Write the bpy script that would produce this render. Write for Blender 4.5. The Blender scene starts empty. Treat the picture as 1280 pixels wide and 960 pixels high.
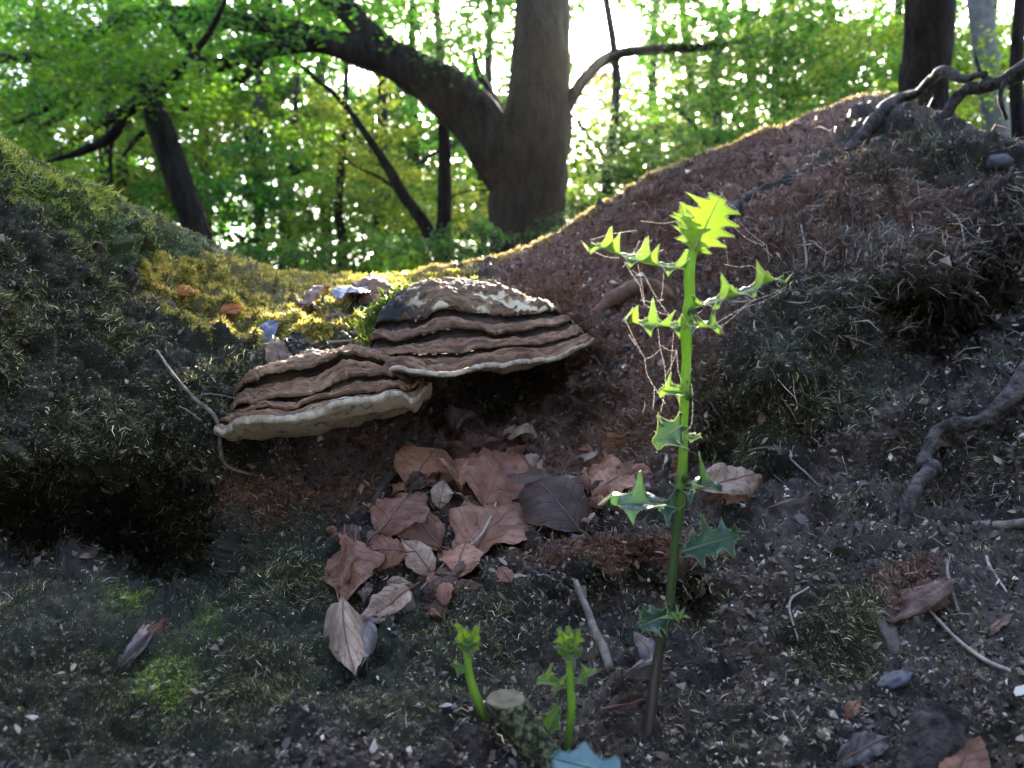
import bpy, math, random
import numpy as np
from mathutils import Vector, Matrix

SC = bpy.context.scene
COL = SC.collection
rng = np.random.default_rng(7)
random.seed(7)

# ------------------------------------------------------------------ camera
FPX, CZ = 985.0, 0.55                       # focal length in photo pixels, eye height
cam_d = bpy.data.cameras.new('camera')
cam_d.sensor_width = 36.0
cam_d.lens = FPX / 1280.0 * 36.0
cam_d.clip_start = 0.02
cam_d.clip_end = 600.0
cam_d.dof.use_dof = True
cam_d.dof.focus_distance = 0.80
cam_d.dof.aperture_fstop = 7.5
cam = bpy.data.objects.new('camera', cam_d)
COL.objects.link(cam)
cam.location = (0, 0, CZ)
cam.rotation_euler = (math.radians(90), 0, 0)
SC.camera = cam

# ------------------------------------------------------------------ light
SUN = Vector((115, 985, 460)).normalized()  # towards the sun
EL = math.asin(SUN.z)
AZ = math.atan2(SUN.x, SUN.y)
w = bpy.data.worlds.new('World')
SC.world = w
w.use_nodes = True
nt = w.node_tree
bg = nt.nodes['Background']
sky = nt.nodes.new('ShaderNodeTexSky')
sky.sky_type = 'NISHITA'
sky.sun_disc = False
sky.sun_elevation = EL
sky.sun_rotation = AZ
sky.air_density = 1.0
sky.dust_density = 2.0
sky.ozone_density = 1.0
nt.links.new(sky.outputs[0], bg.inputs['Color'])
bg.inputs['Strength'].default_value = 0.15
sd = bpy.data.lights.new('sun', 'SUN')
sd.energy = 5.0
sd.angle = math.radians(0.6)
sd.color = (1.0, 0.92, 0.78)
so = bpy.data.objects.new('sun', sd)
COL.objects.link(so)
so.rotation_euler = (-SUN).to_track_quat('-Z', 'Y').to_euler()
SC.view_settings.view_transform = 'Standard'
SC.view_settings.look = 'None'
SC.view_settings.gamma = 1.0
SC.view_settings.exposure = 3.3
SC.render.engine = 'CYCLES'
SC.cycles.use_denoising = True
SC.cycles.use_adaptive_sampling = True
SC.cycles.adaptive_threshold = 0.02
SC.cycles.max_bounces = 6
SC.cycles.diffuse_bounces = 3
SC.cycles.transmission_bounces = 4
SC.cycles.sample_clamp_indirect = 6.0

# ------------------------------------------------------------------ helpers
def P(px, py, Y):
    return np.array([(px - 640.0) / FPX * Y, Y, CZ + (480.0 - py) / FPX * Y])

def _hash(ix, iy, iz, s):
    h = (ix.astype(np.int64) * 374761393 + iy.astype(np.int64) * 668265263 +
         iz.astype(np.int64) * 2147483647 + s * 1274126177) & 0xffffffff
    h = ((h ^ (h >> 13)) * 1274126177) & 0xffffffff
    h = (h ^ (h >> 16)) & 0xffff
    return h / 32767.5 - 1.0

def vnoise(p, s=0):
    p = np.asarray(p, float)
    i = np.floor(p).astype(np.int64)
    f = p - i
    u = f * f * f * (f * (f * 6 - 15) + 10)
    x, y, z = i[..., 0], i[..., 1], i[..., 2]
    r = 0
    for dx in (0, 1):
        wx = u[..., 0] if dx else 1 - u[..., 0]
        for dy in (0, 1):
            wy = u[..., 1] if dy else 1 - u[..., 1]
            for dz in (0, 1):
                wz = u[..., 2] if dz else 1 - u[..., 2]
                r = r + wx * wy * wz * _hash(x + dx, y + dy, z + dz, s)
    return r

def fbm(p, o=4, s=0, g=0.5):
    a, r, t = 1.0, 0, 0
    p = np.asarray(p, float)
    for k in range(o):
        r = r + a * vnoise(p * (2.03 ** k) + 17.3 * k, s + k)
        t += a
        a *= g
    return r / t

def nrm(v):
    return v / np.maximum(np.linalg.norm(v, axis=-1, keepdims=True), 1e-9)

def mesh_np(name, V, F, cols=None, smooth=True):
    V = np.ascontiguousarray(V, np.float32)
    me = bpy.data.meshes.new(name)
    if isinstance(F, np.ndarray):
        F = np.ascontiguousarray(F, np.int32)
        m, k = F.shape
        me.vertices.add(len(V))
        me.vertices.foreach_set('co', V.ravel())
        me.loops.add(m * k)
        me.loops.foreach_set('vertex_index', F.ravel())
        me.polygons.add(m)
        me.polygons.foreach_set('loop_start', np.arange(0, m * k, k, dtype=np.int32))
        me.polygons.foreach_set('loop_total', np.full(m, k, np.int32))
        me.update(calc_edges=True)
        me.validate()
    else:
        me.from_pydata([tuple(map(float, v)) for v in V], [], F)
    if cols is not None:
        cols = np.asarray(cols, np.float32)
        if cols.shape[1] == 3:
            cols = np.concatenate([cols, np.ones((len(cols), 1), np.float32)], 1)
        a = me.attributes.new('Col', 'FLOAT_COLOR', 'POINT')
        a.data.foreach_set('color', np.ascontiguousarray(cols).ravel())
    me.polygons.foreach_set('use_smooth', np.full(len(me.polygons), smooth, bool))
    return me

def link(name, me, mat=None, parent=None):
    o = bpy.data.objects.new(name, me)
    COL.objects.link(o)
    if mat is not None and me is not None and len(me.materials) == 0:
        me.materials.append(mat)
    if parent is not None:
        o.parent = parent
    return o

def tag(o, label=None, cat=None, group=None, kind=None):
    if label: o['label'] = label
    if cat: o['category'] = cat
    if group: o['group'] = group
    if kind: o['kind'] = kind
    return o

def empty(name, loc, label, cat, group=None):
    o = bpy.data.objects.new(name, None)
    o.empty_display_size = 0.05
    o.location = tuple(map(float, loc))
    COL.objects.link(o)
    return tag(o, label, cat, group)

def smooth_path(pts, n):
    pts = np.asarray(pts, float)
    if len(pts) < 3:
        t = np.linspace(0, 1, n)[:, None]
        return pts[0] * (1 - t) + pts[-1] * t
    q = np.vstack([2 * pts[0] - pts[1], pts, 2 * pts[-1] - pts[-2]])
    s = np.linspace(0, len(pts) - 1 - 1e-6, n)
    i = s.astype(int)
    t = (s - i)[:, None]
    a, b, c, d = q[i], q[i + 1], q[i + 2], q[i + 3]
    return 0.5 * (2 * b + (c - a) * t + (2 * a - 5 * b + 4 * c - d) * t ** 2 + (3 * b - a - 3 * c + d) * t ** 3)

def tube(pts, rad, n=12, sides=10, rough=0.0, freq=30.0, seed=0, origin=(0, 0, 0), caps=True, ridged=0.0, flat=1.0):
    """a tapering, knobbly tube along a smooth path -> V, F(list)"""
    c = smooth_path(pts, n)
    r = np.interp(np.linspace(0, 1, n), np.linspace(0, 1, len(rad)), rad)
    T = nrm(np.gradient(c, axis=0))
    ref = np.array([0.31, 0.9, 0.29]) if abs(T[0] @ np.array([0, 0, 1.0])) > 0.8 else np.array([0, 0, 1.0])
    B = nrm(np.cross(T, ref)); A = np.cross(B, T)
    th = np.linspace(0, 2 * np.pi, sides, endpoint=False)
    ring = (np.cos(th)[None, :, None] * B[:, None] + np.sin(th)[None, :, None] * A[:, None] * flat)
    V = c[:, None] + ring * r[:, None, None]
    if rough:
        k = 1 + rough * fbm(V * freq, 3, seed)
        if ridged:
            k = k + ridged * np.sin(th * 5 + seed + 2 * vnoise(c * 3, seed)[:, None])
        V = c[:, None] + ring * (r[:, None] * k)[..., None]
    V = V.reshape(-1, 3)
    F = []
    for i in range(n - 1):
        for j in range(sides):
            j2 = (j + 1) % sides
            F.append((i * sides + j, i * sides + j2, (i + 1) * sides + j2, (i + 1) * sides + j))
    if caps:
        F.append(tuple(range(sides - 1, -1, -1)))
        F.append(tuple((n - 1) * sides + j for j in range(sides)))
    return V - np.asarray(origin), F

def join(parts):
    Vs, Fs, o = [], [], 0
    for V, F in parts:
        Vs.append(V)
        Fs += [tuple(i + o for i in f) for f in F]
        o += len(V)
    return np.vstack(Vs), Fs

# ------------------------------------------------------------------ materials
def new_mat(name):
    m = bpy.data.materials.new(name)
    m.use_nodes = True
    n = m.node_tree
    b = n.nodes['Principled BSDF']
    return m, n, b

def mat_plain(name, c1, c2, scale=20.0, rough=0.8, bump=0.3, bscale=None, spec=0.3, dist=0.002, trans=None, tw=0.4, stretch=None, contrast=(0.35, 0.65)):
    """two-tone noisy material, optional translucency for leaves"""
    m, n, b = new_mat(name)
    L = n.links
    tc = n.nodes.new('ShaderNodeTexCoord')
    mp = n.nodes.new('ShaderNodeMapping')
    if stretch: mp.inputs['Scale'].default_value = stretch
    L.new(tc.outputs['Object'], mp.inputs['Vector'])
    no = n.nodes.new('ShaderNodeTexNoise')
    no.inputs['Scale'].default_value = scale
    no.inputs['Detail'].default_value = 6
    no.inputs['Roughness'].default_value = 0.65
    L.new(mp.outputs[0], no.inputs['Vector'])
    cr = n.nodes.new('ShaderNodeValToRGB')
    cr.color_ramp.elements[0].position = contrast[0]
    cr.color_ramp.elements[1].position = contrast[1]
    cr.color_ramp.elements[0].color = (*c1, 1)
    cr.color_ramp.elements[1].color = (*c2, 1)
    L.new(no.outputs['Fac'], cr.inputs[0])
    L.new(cr.outputs[0], b.inputs['Base Color'])
    b.inputs['Roughness'].default_value = rough
    b.inputs['Specular IOR Level'].default_value = spec
    if bump:
        n2 = n.nodes.new('ShaderNodeTexNoise')
        n2.inputs['Scale'].default_value = bscale or scale * 4
        n2.inputs['Detail'].default_value = 5
        L.new(mp.outputs[0], n2.inputs['Vector'])
        bp = n.nodes.new('ShaderNodeBump')
        bp.inputs['Strength'].default_value = bump
        bp.inputs['Distance'].default_value = dist
        L.new(n2.outputs['Fac'], bp.inputs['Height'])
        L.new(bp.outputs[0], b.inputs['Normal'])
    if trans is not None:
        t = n.nodes.new('ShaderNodeBsdfTranslucent')
        t.inputs['Color'].default_value = (*trans, 1)
        mx = n.nodes.new('ShaderNodeMixShader')
        mx.inputs[0].default_value = tw
        L.new(b.outputs[0], mx.inputs[1]); L.new(t.outputs[0], mx.inputs[2])
        L.new(mx.outputs[0], n.nodes['Material Output'].inputs['Surface'])
    return m

def mat_attr(name, rough=0.85, spec=0.2, bump=0.0, bscale=300, trans=0.0, tgain=(1, 1, 1), objvar=0.0, dist=0.002, mottled=0.0):
    """colour from the per-piece Col attribute; optional translucency of the same hue"""
    m, n, b = new_mat(name)
    L = n.links
    at = n.nodes.new('ShaderNodeAttribute')
    at.attribute_name = 'Col'
    src = at.outputs['Color']
    tc = n.nodes.new('ShaderNodeTexCoord')
    if mottled:
        no = n.nodes.new('ShaderNodeTexNoise')
        no.inputs['Scale'].default_value = 160
        no.inputs['Detail'].default_value = 8
        no.inputs['Roughness'].default_value = 0.75
        L.new(tc.outputs['Object'], no.inputs['Vector'])
        mr = n.nodes.new('ShaderNodeMapRange')
        mr.inputs['From Min'].default_value = 0.3; mr.inputs['From Max'].default_value = 0.7
        mr.inputs['To Min'].default_value = 1 - mottled; mr.inputs['To Max'].default_value = 1 + mottled
        L.new(no.outputs['Fac'], mr.inputs['Value'])
        vm = n.nodes.new('ShaderNodeVectorMath'); vm.operation = 'SCALE'
        L.new(src, vm.inputs[0]); L.new(mr.outputs[0], vm.inputs['Scale'])
        src = vm.outputs[0]
    if objvar:
        oi = n.nodes.new('ShaderNodeObjectInfo')
        hs = n.nodes.new('ShaderNodeHueSaturation')
        mr = n.nodes.new('ShaderNodeMapRange')
        mr.inputs['To Min'].default_value = 0.5 - objvar * 0.10
        mr.inputs['To Max'].default_value = 0.5 + objvar * 0.06
        L.new(oi.outputs['Random'], mr.inputs['Value'])
        L.new(mr.outputs[0], hs.inputs['Hue'])
        mv = n.nodes.new('ShaderNodeMapRange')
        mv.inputs['To Min'].default_value = 1.25
        mv.inputs['To Max'].default_value = 0.75
        L.new(oi.outputs['Random'], mv.inputs['Value'])
        L.new(mv.outputs[0], hs.inputs['Value'])
        L.new(src, hs.inputs['Color'])
        src = hs.outputs[0]
    L.new(src, b.inputs['Base Color'])
    b.inputs['Roughness'].default_value = rough
    b.inputs['Specular IOR Level'].default_value = spec
    if bump:
        n2 = n.nodes.new('ShaderNodeTexNoise')
        n2.inputs['Scale'].default_value = bscale
        n2.inputs['Detail'].default_value = 6
        n2.inputs['Roughness'].default_value = 0.7
        L.new(tc.outputs['Object'], n2.inputs['Vector'])
        bp = n.nodes.new('ShaderNodeBump')
        bp.inputs['Strength'].default_value = bump
        bp.inputs['Distance'].default_value = dist
        L.new(n2.outputs['Fac'], bp.inputs['Height'])
        L.new(bp.outputs[0], b.inputs['Normal'])
    if trans:
        t = n.nodes.new('ShaderNodeBsdfTranslucent')
        v = n.nodes.new('ShaderNodeVectorMath'); v.operation = 'MULTIPLY'
        v.inputs[1].default_value = tgain
        L.new(src, v.inputs[0]); L.new(v.outputs[0], t.inputs['Color'])
        mx = n.nodes.new('ShaderNodeMixShader')
        mx.inputs[0].default_value = trans
        L.new(b.outputs[0], mx.inputs[1]); L.new(t.outputs[0], mx.inputs[2])
        L.new(mx.outputs[0], n.nodes['Material Output'].inputs['Surface'])
    return m

def mat_leaf(name, c1, c2, vein, trans, tw, rough, spec, count, slope, vmix=0.6, scale=45.0, spots=0.0, bump=0.4):
    """leaf blade: blotchy colour, side veins from the blade's own (along, across) coordinates kept in Col"""
    m, n, b = new_mat(name)
    L = n.links
    def math_(op, a, b_=None, clamp=False):
        x = n.nodes.new('ShaderNodeMath'); x.operation = op; x.use_clamp = clamp
        for k, q in enumerate((a, b_)):
            if q is None: continue
            if isinstance(q, (int, float)): x.inputs[k].default_value = q
            else: L.new(q, x.inputs[k])
        return x.outputs[0]
    at = n.nodes.new('ShaderNodeAttribute'); at.attribute_name = 'Col'
    sp = n.nodes.new('ShaderNodeSeparateXYZ'); L.new(at.outputs['Vector'], sp.inputs[0])
    av = math_('ABSOLUTE', math_('SUBTRACT', math_('MULTIPLY', sp.outputs['Y'], 2.0), 1.0))
    t = math_('MULTIPLY', math_('SUBTRACT', sp.outputs['X'], math_('MULTIPLY', av, slope)), float(count))
    d = math_('ABSOLUTE', math_('SUBTRACT', math_('FRACT', t), 0.5))
    def inv(v, hi):
        r_ = n.nodes.new('ShaderNodeMapRange'); r_.inputs['From Min'].default_value = 0; r_.inputs['From Max'].default_value = hi
        r_.inputs['To Min'].default_value = 1; r_.inputs['To Max'].default_value = 0
        L.new(v, r_.inputs['Value']); return r_.outputs[0]
    line = math_('MAXIMUM', inv(d, 0.10), inv(av, 0.07))
    tc = n.nodes.new('ShaderNodeTexCoord')
    no = n.nodes.new('ShaderNodeTexNoise'); no.inputs['Scale'].default_value = scale; no.inputs['Detail'].default_value = 7; no.inputs['Roughness'].default_value = 0.7
    L.new(tc.outputs['Object'], no.inputs['Vector'])
    cr = n.nodes.new('ShaderNodeValToRGB')
    cr.color_ramp.elements[0].position = 0.36; cr.color_ramp.elements[1].position = 0.66
    cr.color_ramp.elements[0].color = (*c1, 1); cr.color_ramp.elements[1].color = (*c2, 1)
    L.new(no.outputs['Fac'], cr.inputs[0])
    col = cr.outputs[0]
    def mix(f, a, cb):
        x = n.nodes.new('ShaderNodeMix'); x.data_type = 'RGBA'
        L.new(f, x.inputs['Factor']); L.new(a, x.inputs['A']); x.inputs['B'].default_value = (*cb, 1)
        return x.outputs['Result']
    if spots:
        n3 = n.nodes.new('ShaderNodeTexNoise'); n3.inputs['Scale'].default_value = 130; n3.inputs['Detail'].default_value = 3
        L.new(tc.outputs['Object'], n3.inputs['Vector'])
        r3 = n.nodes.new('ShaderNodeMapRange'); r3.inputs['From Min'].default_value = 0.60; r3.inputs['From Max'].default_value = 0.70; r3.inputs['To Max'].default_value = spots
        L.new(n3.outputs['Fac'], r3.inputs['Value'])
        col = mix(r3.outputs[0], col, tuple(q * 0.3 for q in c1))
    oi = n.nodes.new('ShaderNodeObjectInfo')
    hs = n.nodes.new('ShaderNodeHueSaturation')
    mv = n.nodes.new('ShaderNodeMapRange'); mv.inputs['To Min'].default_value = 0.72; mv.inputs['To Max'].default_value = 1.22
    L.new(oi.outputs['Random'], mv.inputs['Value']); L.new(mv.outputs[0], hs.inputs['Value']); L.new(col, hs.inputs['Color'])
    col = mix(math_('MULTIPLY', line, vmix), hs.outputs[0], vein)
    L.new(col, b.inputs['Base Color'])
    b.inputs['Roughness'].default_value = rough; b.inputs['Specular IOR Level'].default_value = spec
    n2 = n.nodes.new('ShaderNodeTexNoise'); n2.inputs['Scale'].default_value = 240; n2.inputs['Detail'].default_value = 4
    L.new(tc.outputs['Object'], n2.inputs['Vector'])
    h = math_('SUBTRACT', math_('MULTIPLY', n2.outputs['Fac'], 0.6), math_('MULTIPLY', line, 0.5))
    bp = n.nodes.new('ShaderNodeBump'); bp.inputs['Strength'].default_value = bump; bp.inputs['Distance'].default_value = 0.0012
    L.new(h, bp.inputs['Height']); L.new(bp.outputs[0], b.inputs['Normal'])
    tl = n.nodes.new('ShaderNodeBsdfTranslucent')
    tr = n.nodes.new('ShaderNodeMix'); tr.data_type = 'RGBA'
    L.new(math_('MULTIPLY', math_('ADD', math_('MULTIPLY', line, vmix), math_('SUBTRACT', 1.0, no.outputs['Fac'])), 0.75, True), tr.inputs['Factor'])
    tr.inputs['A'].default_value = (*trans, 1); tr.inputs['B'].default_value = (*[q * 0.42 for q in trans], 1)
    L.new(tr.outputs['Result'], tl.inputs['Color'])
    mx = n.nodes.new('ShaderNodeMixShader'); mx.inputs[0].default_value = tw
    L.new(b.outputs[0], mx.inputs[1]); L.new(tl.outputs[0], mx.inputs[2])
    L.new(mx.outputs[0], n.nodes['Material Output'].inputs['Surface'])
    return m

M_bank = mat_attr('bank_soil', 0.65, 0.35, bump=0.9, bscale=260, dist=0.004, mottled=0.55)
M_moss = mat_attr('moss_strand', 0.5, 0.45, trans=0.3, tgain=(1.6, 1.6, 1.0))
M_crumb = mat_attr('soil_crumb', 0.5, 0.5)
M_chip = mat_attr('dead_debris', 0.5, 0.5, trans=0.15, tgain=(1.3, 1.1, 0.9))
M_leafbg = mat_attr('woodland_leaf', 0.5, 0.35, trans=0.5, tgain=(1.35, 1.85, 0.7), objvar=0.7)
M_bark = mat_plain('bark_dark', (0.006, 0.005, 0.0048), (0.024, 0.020, 0.018), 9, 0.9, 1.0, 25, dist=0.05, stretch=(1, 1, 0.3), spec=0.05)
M_root = mat_plain('root_bark', (0.025, 0.020, 0.019), (0.12, 0.10, 0.097), 60, 0.85, 1.0, 170, dist=0.006, contrast=(0.4, 0.6))
M_floor = mat_plain('forest_floor', (0.03, 0.035, 0.012), (0.08, 0.06, 0.03), 1.5, 0.95, 0.4, 12, dist=0.05)

# ------------------------------------------------------------------ the bank
CREST = [(-420, 95), (-200, 110), (-60, 148), (0, 172), (60, 203), (130, 238), (200, 268), (260, 300), (320, 333), (360, 342),
         (420, 345), (490, 346), (560, 338), (620, 324), (680, 300), (740, 266), (800, 226), (860, 197), (930, 172),
         (1000, 147), (1060, 122), (1100, 116), (1135, 128), (1180, 140), (1230, 160), (1290, 178), (1400, 150), (1720, 120)]
CTRL = [  # photo px, py, distance: how the slope of the bank runs
    (-420, 95, 1.05), (-200, 110, 1.05), (0, 172, 1.12), (130, 238, 1.22), (260, 300, 1.42), (340, 340, 1.62), (420, 345, 1.66), (490, 346, 1.64),
    (560, 338, 1.56), (620, 324, 1.55), (680, 300, 1.58), (740, 266, 1.62), (800, 226, 1.66), (860, 197, 1.72), (930, 172, 1.82), (1000, 147, 1.9),
    (1060, 122, 1.95), (1100, 116, 1.98), (1180, 140, 1.62), (1230, 160, 1.5), (1290, 178, 1.45), (1400, 150, 1.4), (1720, 120, 1.4),
    # lit shelf
    (180, 330, 1.22), (230, 380, 1.20), (300, 350, 1.42), (300, 410, 1.16), (370, 400, 1.24), (430, 380, 1.34), (500, 372, 1.36), (380, 450, 1.08), (440, 440, 1.12),
    # left hummock
    (-420, 480, 0.66), (-200, 300, 0.86), (0, 260, 0.98), (0, 340, 0.90), (100, 330, 1.04), (60, 430, 0.90), (150, 430, 0.99), (0, 500, 0.80), (120, 520, 0.89),
    (230, 470, 1.0), (200, 560, 0.93), (270, 590, 0.95), (100, 600, 0.87), (0, 600, 0.80), (-200, 600, 0.66), (60, 590, 0.86), (170, 610, 0.93),
    # dark cleft
    (60, 635, 1.02), (140, 655, 1.14), (195, 685, 1.16), (230, 712, 1.06), (0, 630, 0.95),
    # lower left lump
    (100, 730, 0.74), (0, 740, 0.68), (190, 770, 0.73), (250, 770, 0.73), (300, 680, 0.86), (280, 740, 0.80), (330, 800, 0.66), (100, 850, 0.57), (250, 880, 0.57), (0, 960, 0.47), (200, 980, 0.49),
    (-200, 800, 0.54), (-420, 900, 0.45), (400, 880, 0.575), (380, 960, 0.50),
    # hollow under the brackets
    (330, 580, 0.99), (400, 600, 1.02), (450, 560, 1.14), (520, 540, 1.36), (600, 515, 1.52), (660, 485, 1.50), (600, 565, 1.22), (520, 590, 1.05), (680, 560, 1.20), (700, 510, 1.34),
    (740, 460, 1.24), (760, 540, 1.10), (430, 480, 1.08), (520, 440, 1.18), (600, 430, 1.28), (660, 410, 1.32), (700, 400, 1.32),
    # litter pocket and ledge
    (480, 660, 0.86), (560, 650, 0.88), (640, 640, 0.90), (720, 620, 0.95), (800, 640, 0.90), (460, 740, 0.77), (560, 720, 0.78), (430, 820, 0.66),
    (660, 690, 0.80), (760, 690, 0.80), (860, 695, 0.79), (700, 720, 0.77), (800, 742, 0.84), (870, 748, 0.84), (730, 742, 0.80), (620, 790, 0.69), (700, 790, 0.71), (790, 820, 0.68),
    (560, 860, 0.605), (640, 900, 0.565), (720, 920, 0.56), (810, 900, 0.60), (640, 980, 0.50), (800, 980, 0.52),
    # right bank
    (700, 350, 1.40), (740, 370, 1.34), (780, 320, 1.46), (850, 290, 1.52), (850, 360, 1.36), (900, 240, 1.62), (960, 215, 1.70), (1040, 160, 1.82),
    (830, 440, 1.20), (800, 520, 1.10), (850, 580, 1.04), (930, 275, 1.42), (1000, 225, 1.48), (1090, 175, 1.52), (1000, 290, 1.32), (1080, 260, 1.34), (1180, 210, 1.40), (1080, 340, 1.20),
    (1180, 300, 1.20), (1270, 260, 1.28), (960, 370, 1.22), (1060, 378, 1.13), (1150, 365, 1.12), (1100, 420, 1.27), (1180, 410, 1.45), (1235, 400, 1.32), (1120, 420, 1.36), (1130, 450, 1.22),
    (930, 440, 1.10), (1010, 450, 1.06), (1080, 480, 1.06), (960, 520, 1.03), (920, 600, 1.10), (980, 620, 0.97), (1040, 560, 1.0), (1110, 520, 1.0), (1120, 580, 0.97), (1200, 500, 1.03), (1280, 460, 1.0),
    (1200, 590, 0.90), (1280, 580, 0.85), (1100, 640, 0.86), (980, 680, 0.80), (900, 680, 0.83), (1050, 720, 0.765), (1180, 700, 0.76), (1280, 680, 0.74),
    (920, 760, 0.74), (930, 830, 0.68), (1040, 770, 0.70), (1040, 840, 0.645), (1150, 780, 0.68), (1260, 800, 0.62), (950, 900, 0.58), (1100, 900, 0.575), (1250, 920, 0.53), (1000, 980, 0.50), (1280, 980, 0.48),
    (1450, 500, 0.9), (1720, 600, 0.7), (1450, 800, 0.58), (1720, 950, 0.45),
    (-420, 1200, 0.36), (0, 1200, 0.36), (640, 1200, 0.37), (1280, 1200, 0.36), (1720, 1200, 0.35),
]
def tps_fit(c):
    c = np.asarray(c, float)
    q = c[:, :2] / 500.0
    v = np.log(c[:, 2])
    r2 = ((q[:, None] - q[None]) ** 2).sum(-1)
    K = 0.5 * r2 * np.log(r2 + 1e-12) + np.eye(len(q)) * 2e-3
    A = np.hstack([np.ones((len(q), 1)), q])
    M = np.block([[K, A], [A.T, np.zeros((3, 3))]])
    s = np.linalg.solve(M, np.concatenate([v, np.zeros(3)]))
    return q, s
_q, _s = tps_fit(CTRL)
def depth(px, py):
    sh = px.shape
    x = np.stack([px.ravel(), py.ravel()], -1) / 500.0
    out = np.zeros(len(x))
    for a in range(0, len(x), 40000):
        xx = x[a:a + 40000]
        r2 = ((xx[:, None] - _q[None]) ** 2).sum(-1)
        out[a:a + 40000] = (0.5 * r2 * np.log(r2 + 1e-12)) @ _s[:len(_q)] + _s[-3] + xx @ _s[-2:]
    return np.exp(np.clip(out.reshape(sh), math.log(0.33), math.log(2.2)))

NC, NR = 720, 400
PX = np.linspace(-420, 1720, NC)
cx = np.array([c[0] for c in CREST], float); cy = np.array([c[1] for c in CREST], float)
crest = np.interp(PX, cx, cy)
ker = np.hanning(11); ker /= ker.sum()
crest = np.convolve(np.pad(crest, 5, mode='edge'), ker, 'valid')
vv = np.linspace(0, 1, NR)[:, None]
GPY = crest[None] + (1200 - crest[None]) * vv
GPX = np.repeat(PX[None], NR, 0)
# coarse depth, upsampled would do, but exact is quick enough
GY = depth(GPX[::4, ::4], GPY[::4, ::4])
ri = np.linspace(0, GY.shape[0] - 1, NR); ci = np.linspace(0, GY.shape[1] - 1, NC)
def bil(G, r, c):
    r0 = np.clip(np.floor(r).astype(int), 0, G.shape[0] - 2); c0 = np.clip(np.floor(c).astype(int), 0, G.shape[1] - 2)
    fr = (r - r0); fc = (c - c0)
    if G.ndim == 3: fr = fr[..., None]; fc = fc[..., None]
    return (G[r0, c0] * (1 - fr) + G[r0 + 1, c0] * fr) * (1 - fc) + (G[r0, c0 + 1] * (1 - fr) + G[r0 + 1, c0 + 1] * fr) * fc
# rows/cols of the coarse grid sit at multiples of 4, the last may stop short: extrapolate by clamping
GY = bil(GY, np.minimum(np.arange(NR) / 4.0, GY.shape[0] - 1)[:, None] * np.ones((1, NC)), np.minimum(np.arange(NC) / 4.0, GY.shape[1] - 1)[None] * np.ones((NR, 1)))
POS = np.stack([(GPX - 640) / FPX * GY, GY, CZ + (480 - GPY) / FPX * GY], -1)

def grid_normals(G):
    a = np.gradient(G, axis=0); b = np.gradient(G, axis=1)
    n = nrm(np.cross(a, b))
    s = np.sign((n * (np.array([0, 0, CZ + 0.6]) - G)).sum(-1, keepdims=True))
    return n * np.where(s == 0, 1, s)

def blob(px, py, x, y, rx, ry, ang=0.0):
    a = math.radians(ang); c, s = math.cos(a), math.sin(a)
    dx, dy = px - x, py - y
    u = (dx * c + dy * s) / rx; v = (-dx * s + dy * c) / ry
    return np.exp(-(u * u + v * v))

def masks(px, py, pos):
    n1 = fbm(pos * 9, 4, 3); n2 = fbm(pos * 28, 3, 9)
    def cut(x, lo=0.35, hi=0.6): return np.clip((x + 0.35 * n1 + 0.25 * n2 - lo) / (hi - lo), 0, 1)
    moss = cut(np.clip(1.1 * blob(px, py, 40, 260, 260, 120, 28) + 0.75 * blob(px, py, 120, 480, 200, 160) + 0.7 * blob(px, py, 150, 850, 260, 130)
               + 1.1 * blob(px, py, 1000, 470, 95, 45) + 0.8 * blob(px, py, 930, 540, 60, 80) + 1.1 * blob(px, py, 1040, 800, 60, 60) + 0.6 * blob(px, py, 560, 800, 140, 70)
               + 0.8 * blob(px, py, 330, 740, 90, 90) + 0.5 * blob(px, py, 1080, 350, 150, 50) + 0.7 * blob(px, py, 1120, 200, 120, 40) + 0.3, 0, 1.3) - 0.15)
    sunlit_gold = cut(np.clip(1.2 * blob(px, py, 430, 352, 190, 22) + 1.1 * blob(px, py, 265, 385, 80, 42, 15) + 0.9 * blob(px, py, 380, 385, 90, 30) + 0.8 * blob(px, py, 440, 430, 50, 15) + 0.9 * blob(px, py, 300, 350, 70, 22), 0, 1.3), 0.45, 0.65)  # yellow moss mask, painting sunlight on the shelf and crest
    bright = cut(1.1 * blob(px, py, 205, 850, 45, 30) + 1.0 * blob(px, py, 255, 790, 30, 30) + 0.9 * blob(px, py, 150, 765, 40, 25) + 1.25 * blob(px, py, 60, 228, 220, 55, 30) + 0.9 * blob(px, py, 220, 300, 90, 34, 30), 0.4, 0.7)  # brighter moss; on the left hummock it paints sunlight along the crest
    wood = cut(np.clip(1.2 * blob(px, py, 690, 350, 110, 50, -25) + 1.1 * blob(px, py, 800, 280, 180, 45, -28) + 1.2 * blob(px, py, 810, 690, 120, 16) + 1.1 * blob(px, py, 620, 590, 230, 80)
               + 0.9 * blob(px, py, 1000, 170, 120, 40, -25) + 0.7 * blob(px, py, 1140, 745, 60, 40) + 0.8 * blob(px, py, 330, 620, 80, 40) + 0.3 * blob(px, py, 380, 930, 120, 50)
               + 0.8 * blob(px, py, 1100, 215, 110, 25, 15) + 0.8 * blob(px, py, 930, 290, 150, 70, -20) + 0.9 * blob(px, py, 820, 430, 110, 110) + 0.8 * blob(px, py, 1100, 290, 150, 80), 0, 1.3), 0.35, 0.95)
    grey = cut(0.9 * blob(px, py, 1150, 800, 260, 200) + 0.8 * blob(px, py, 1100, 540, 50, 45, 40) + 0.7 * blob(px, py, 60, 330, 160, 25, 15) + 0.6 * blob(px, py, 350, 900, 120, 60), 0.4, 0.9)
    return moss, sunlit_gold, bright, wood, grey, n1, n2

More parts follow.
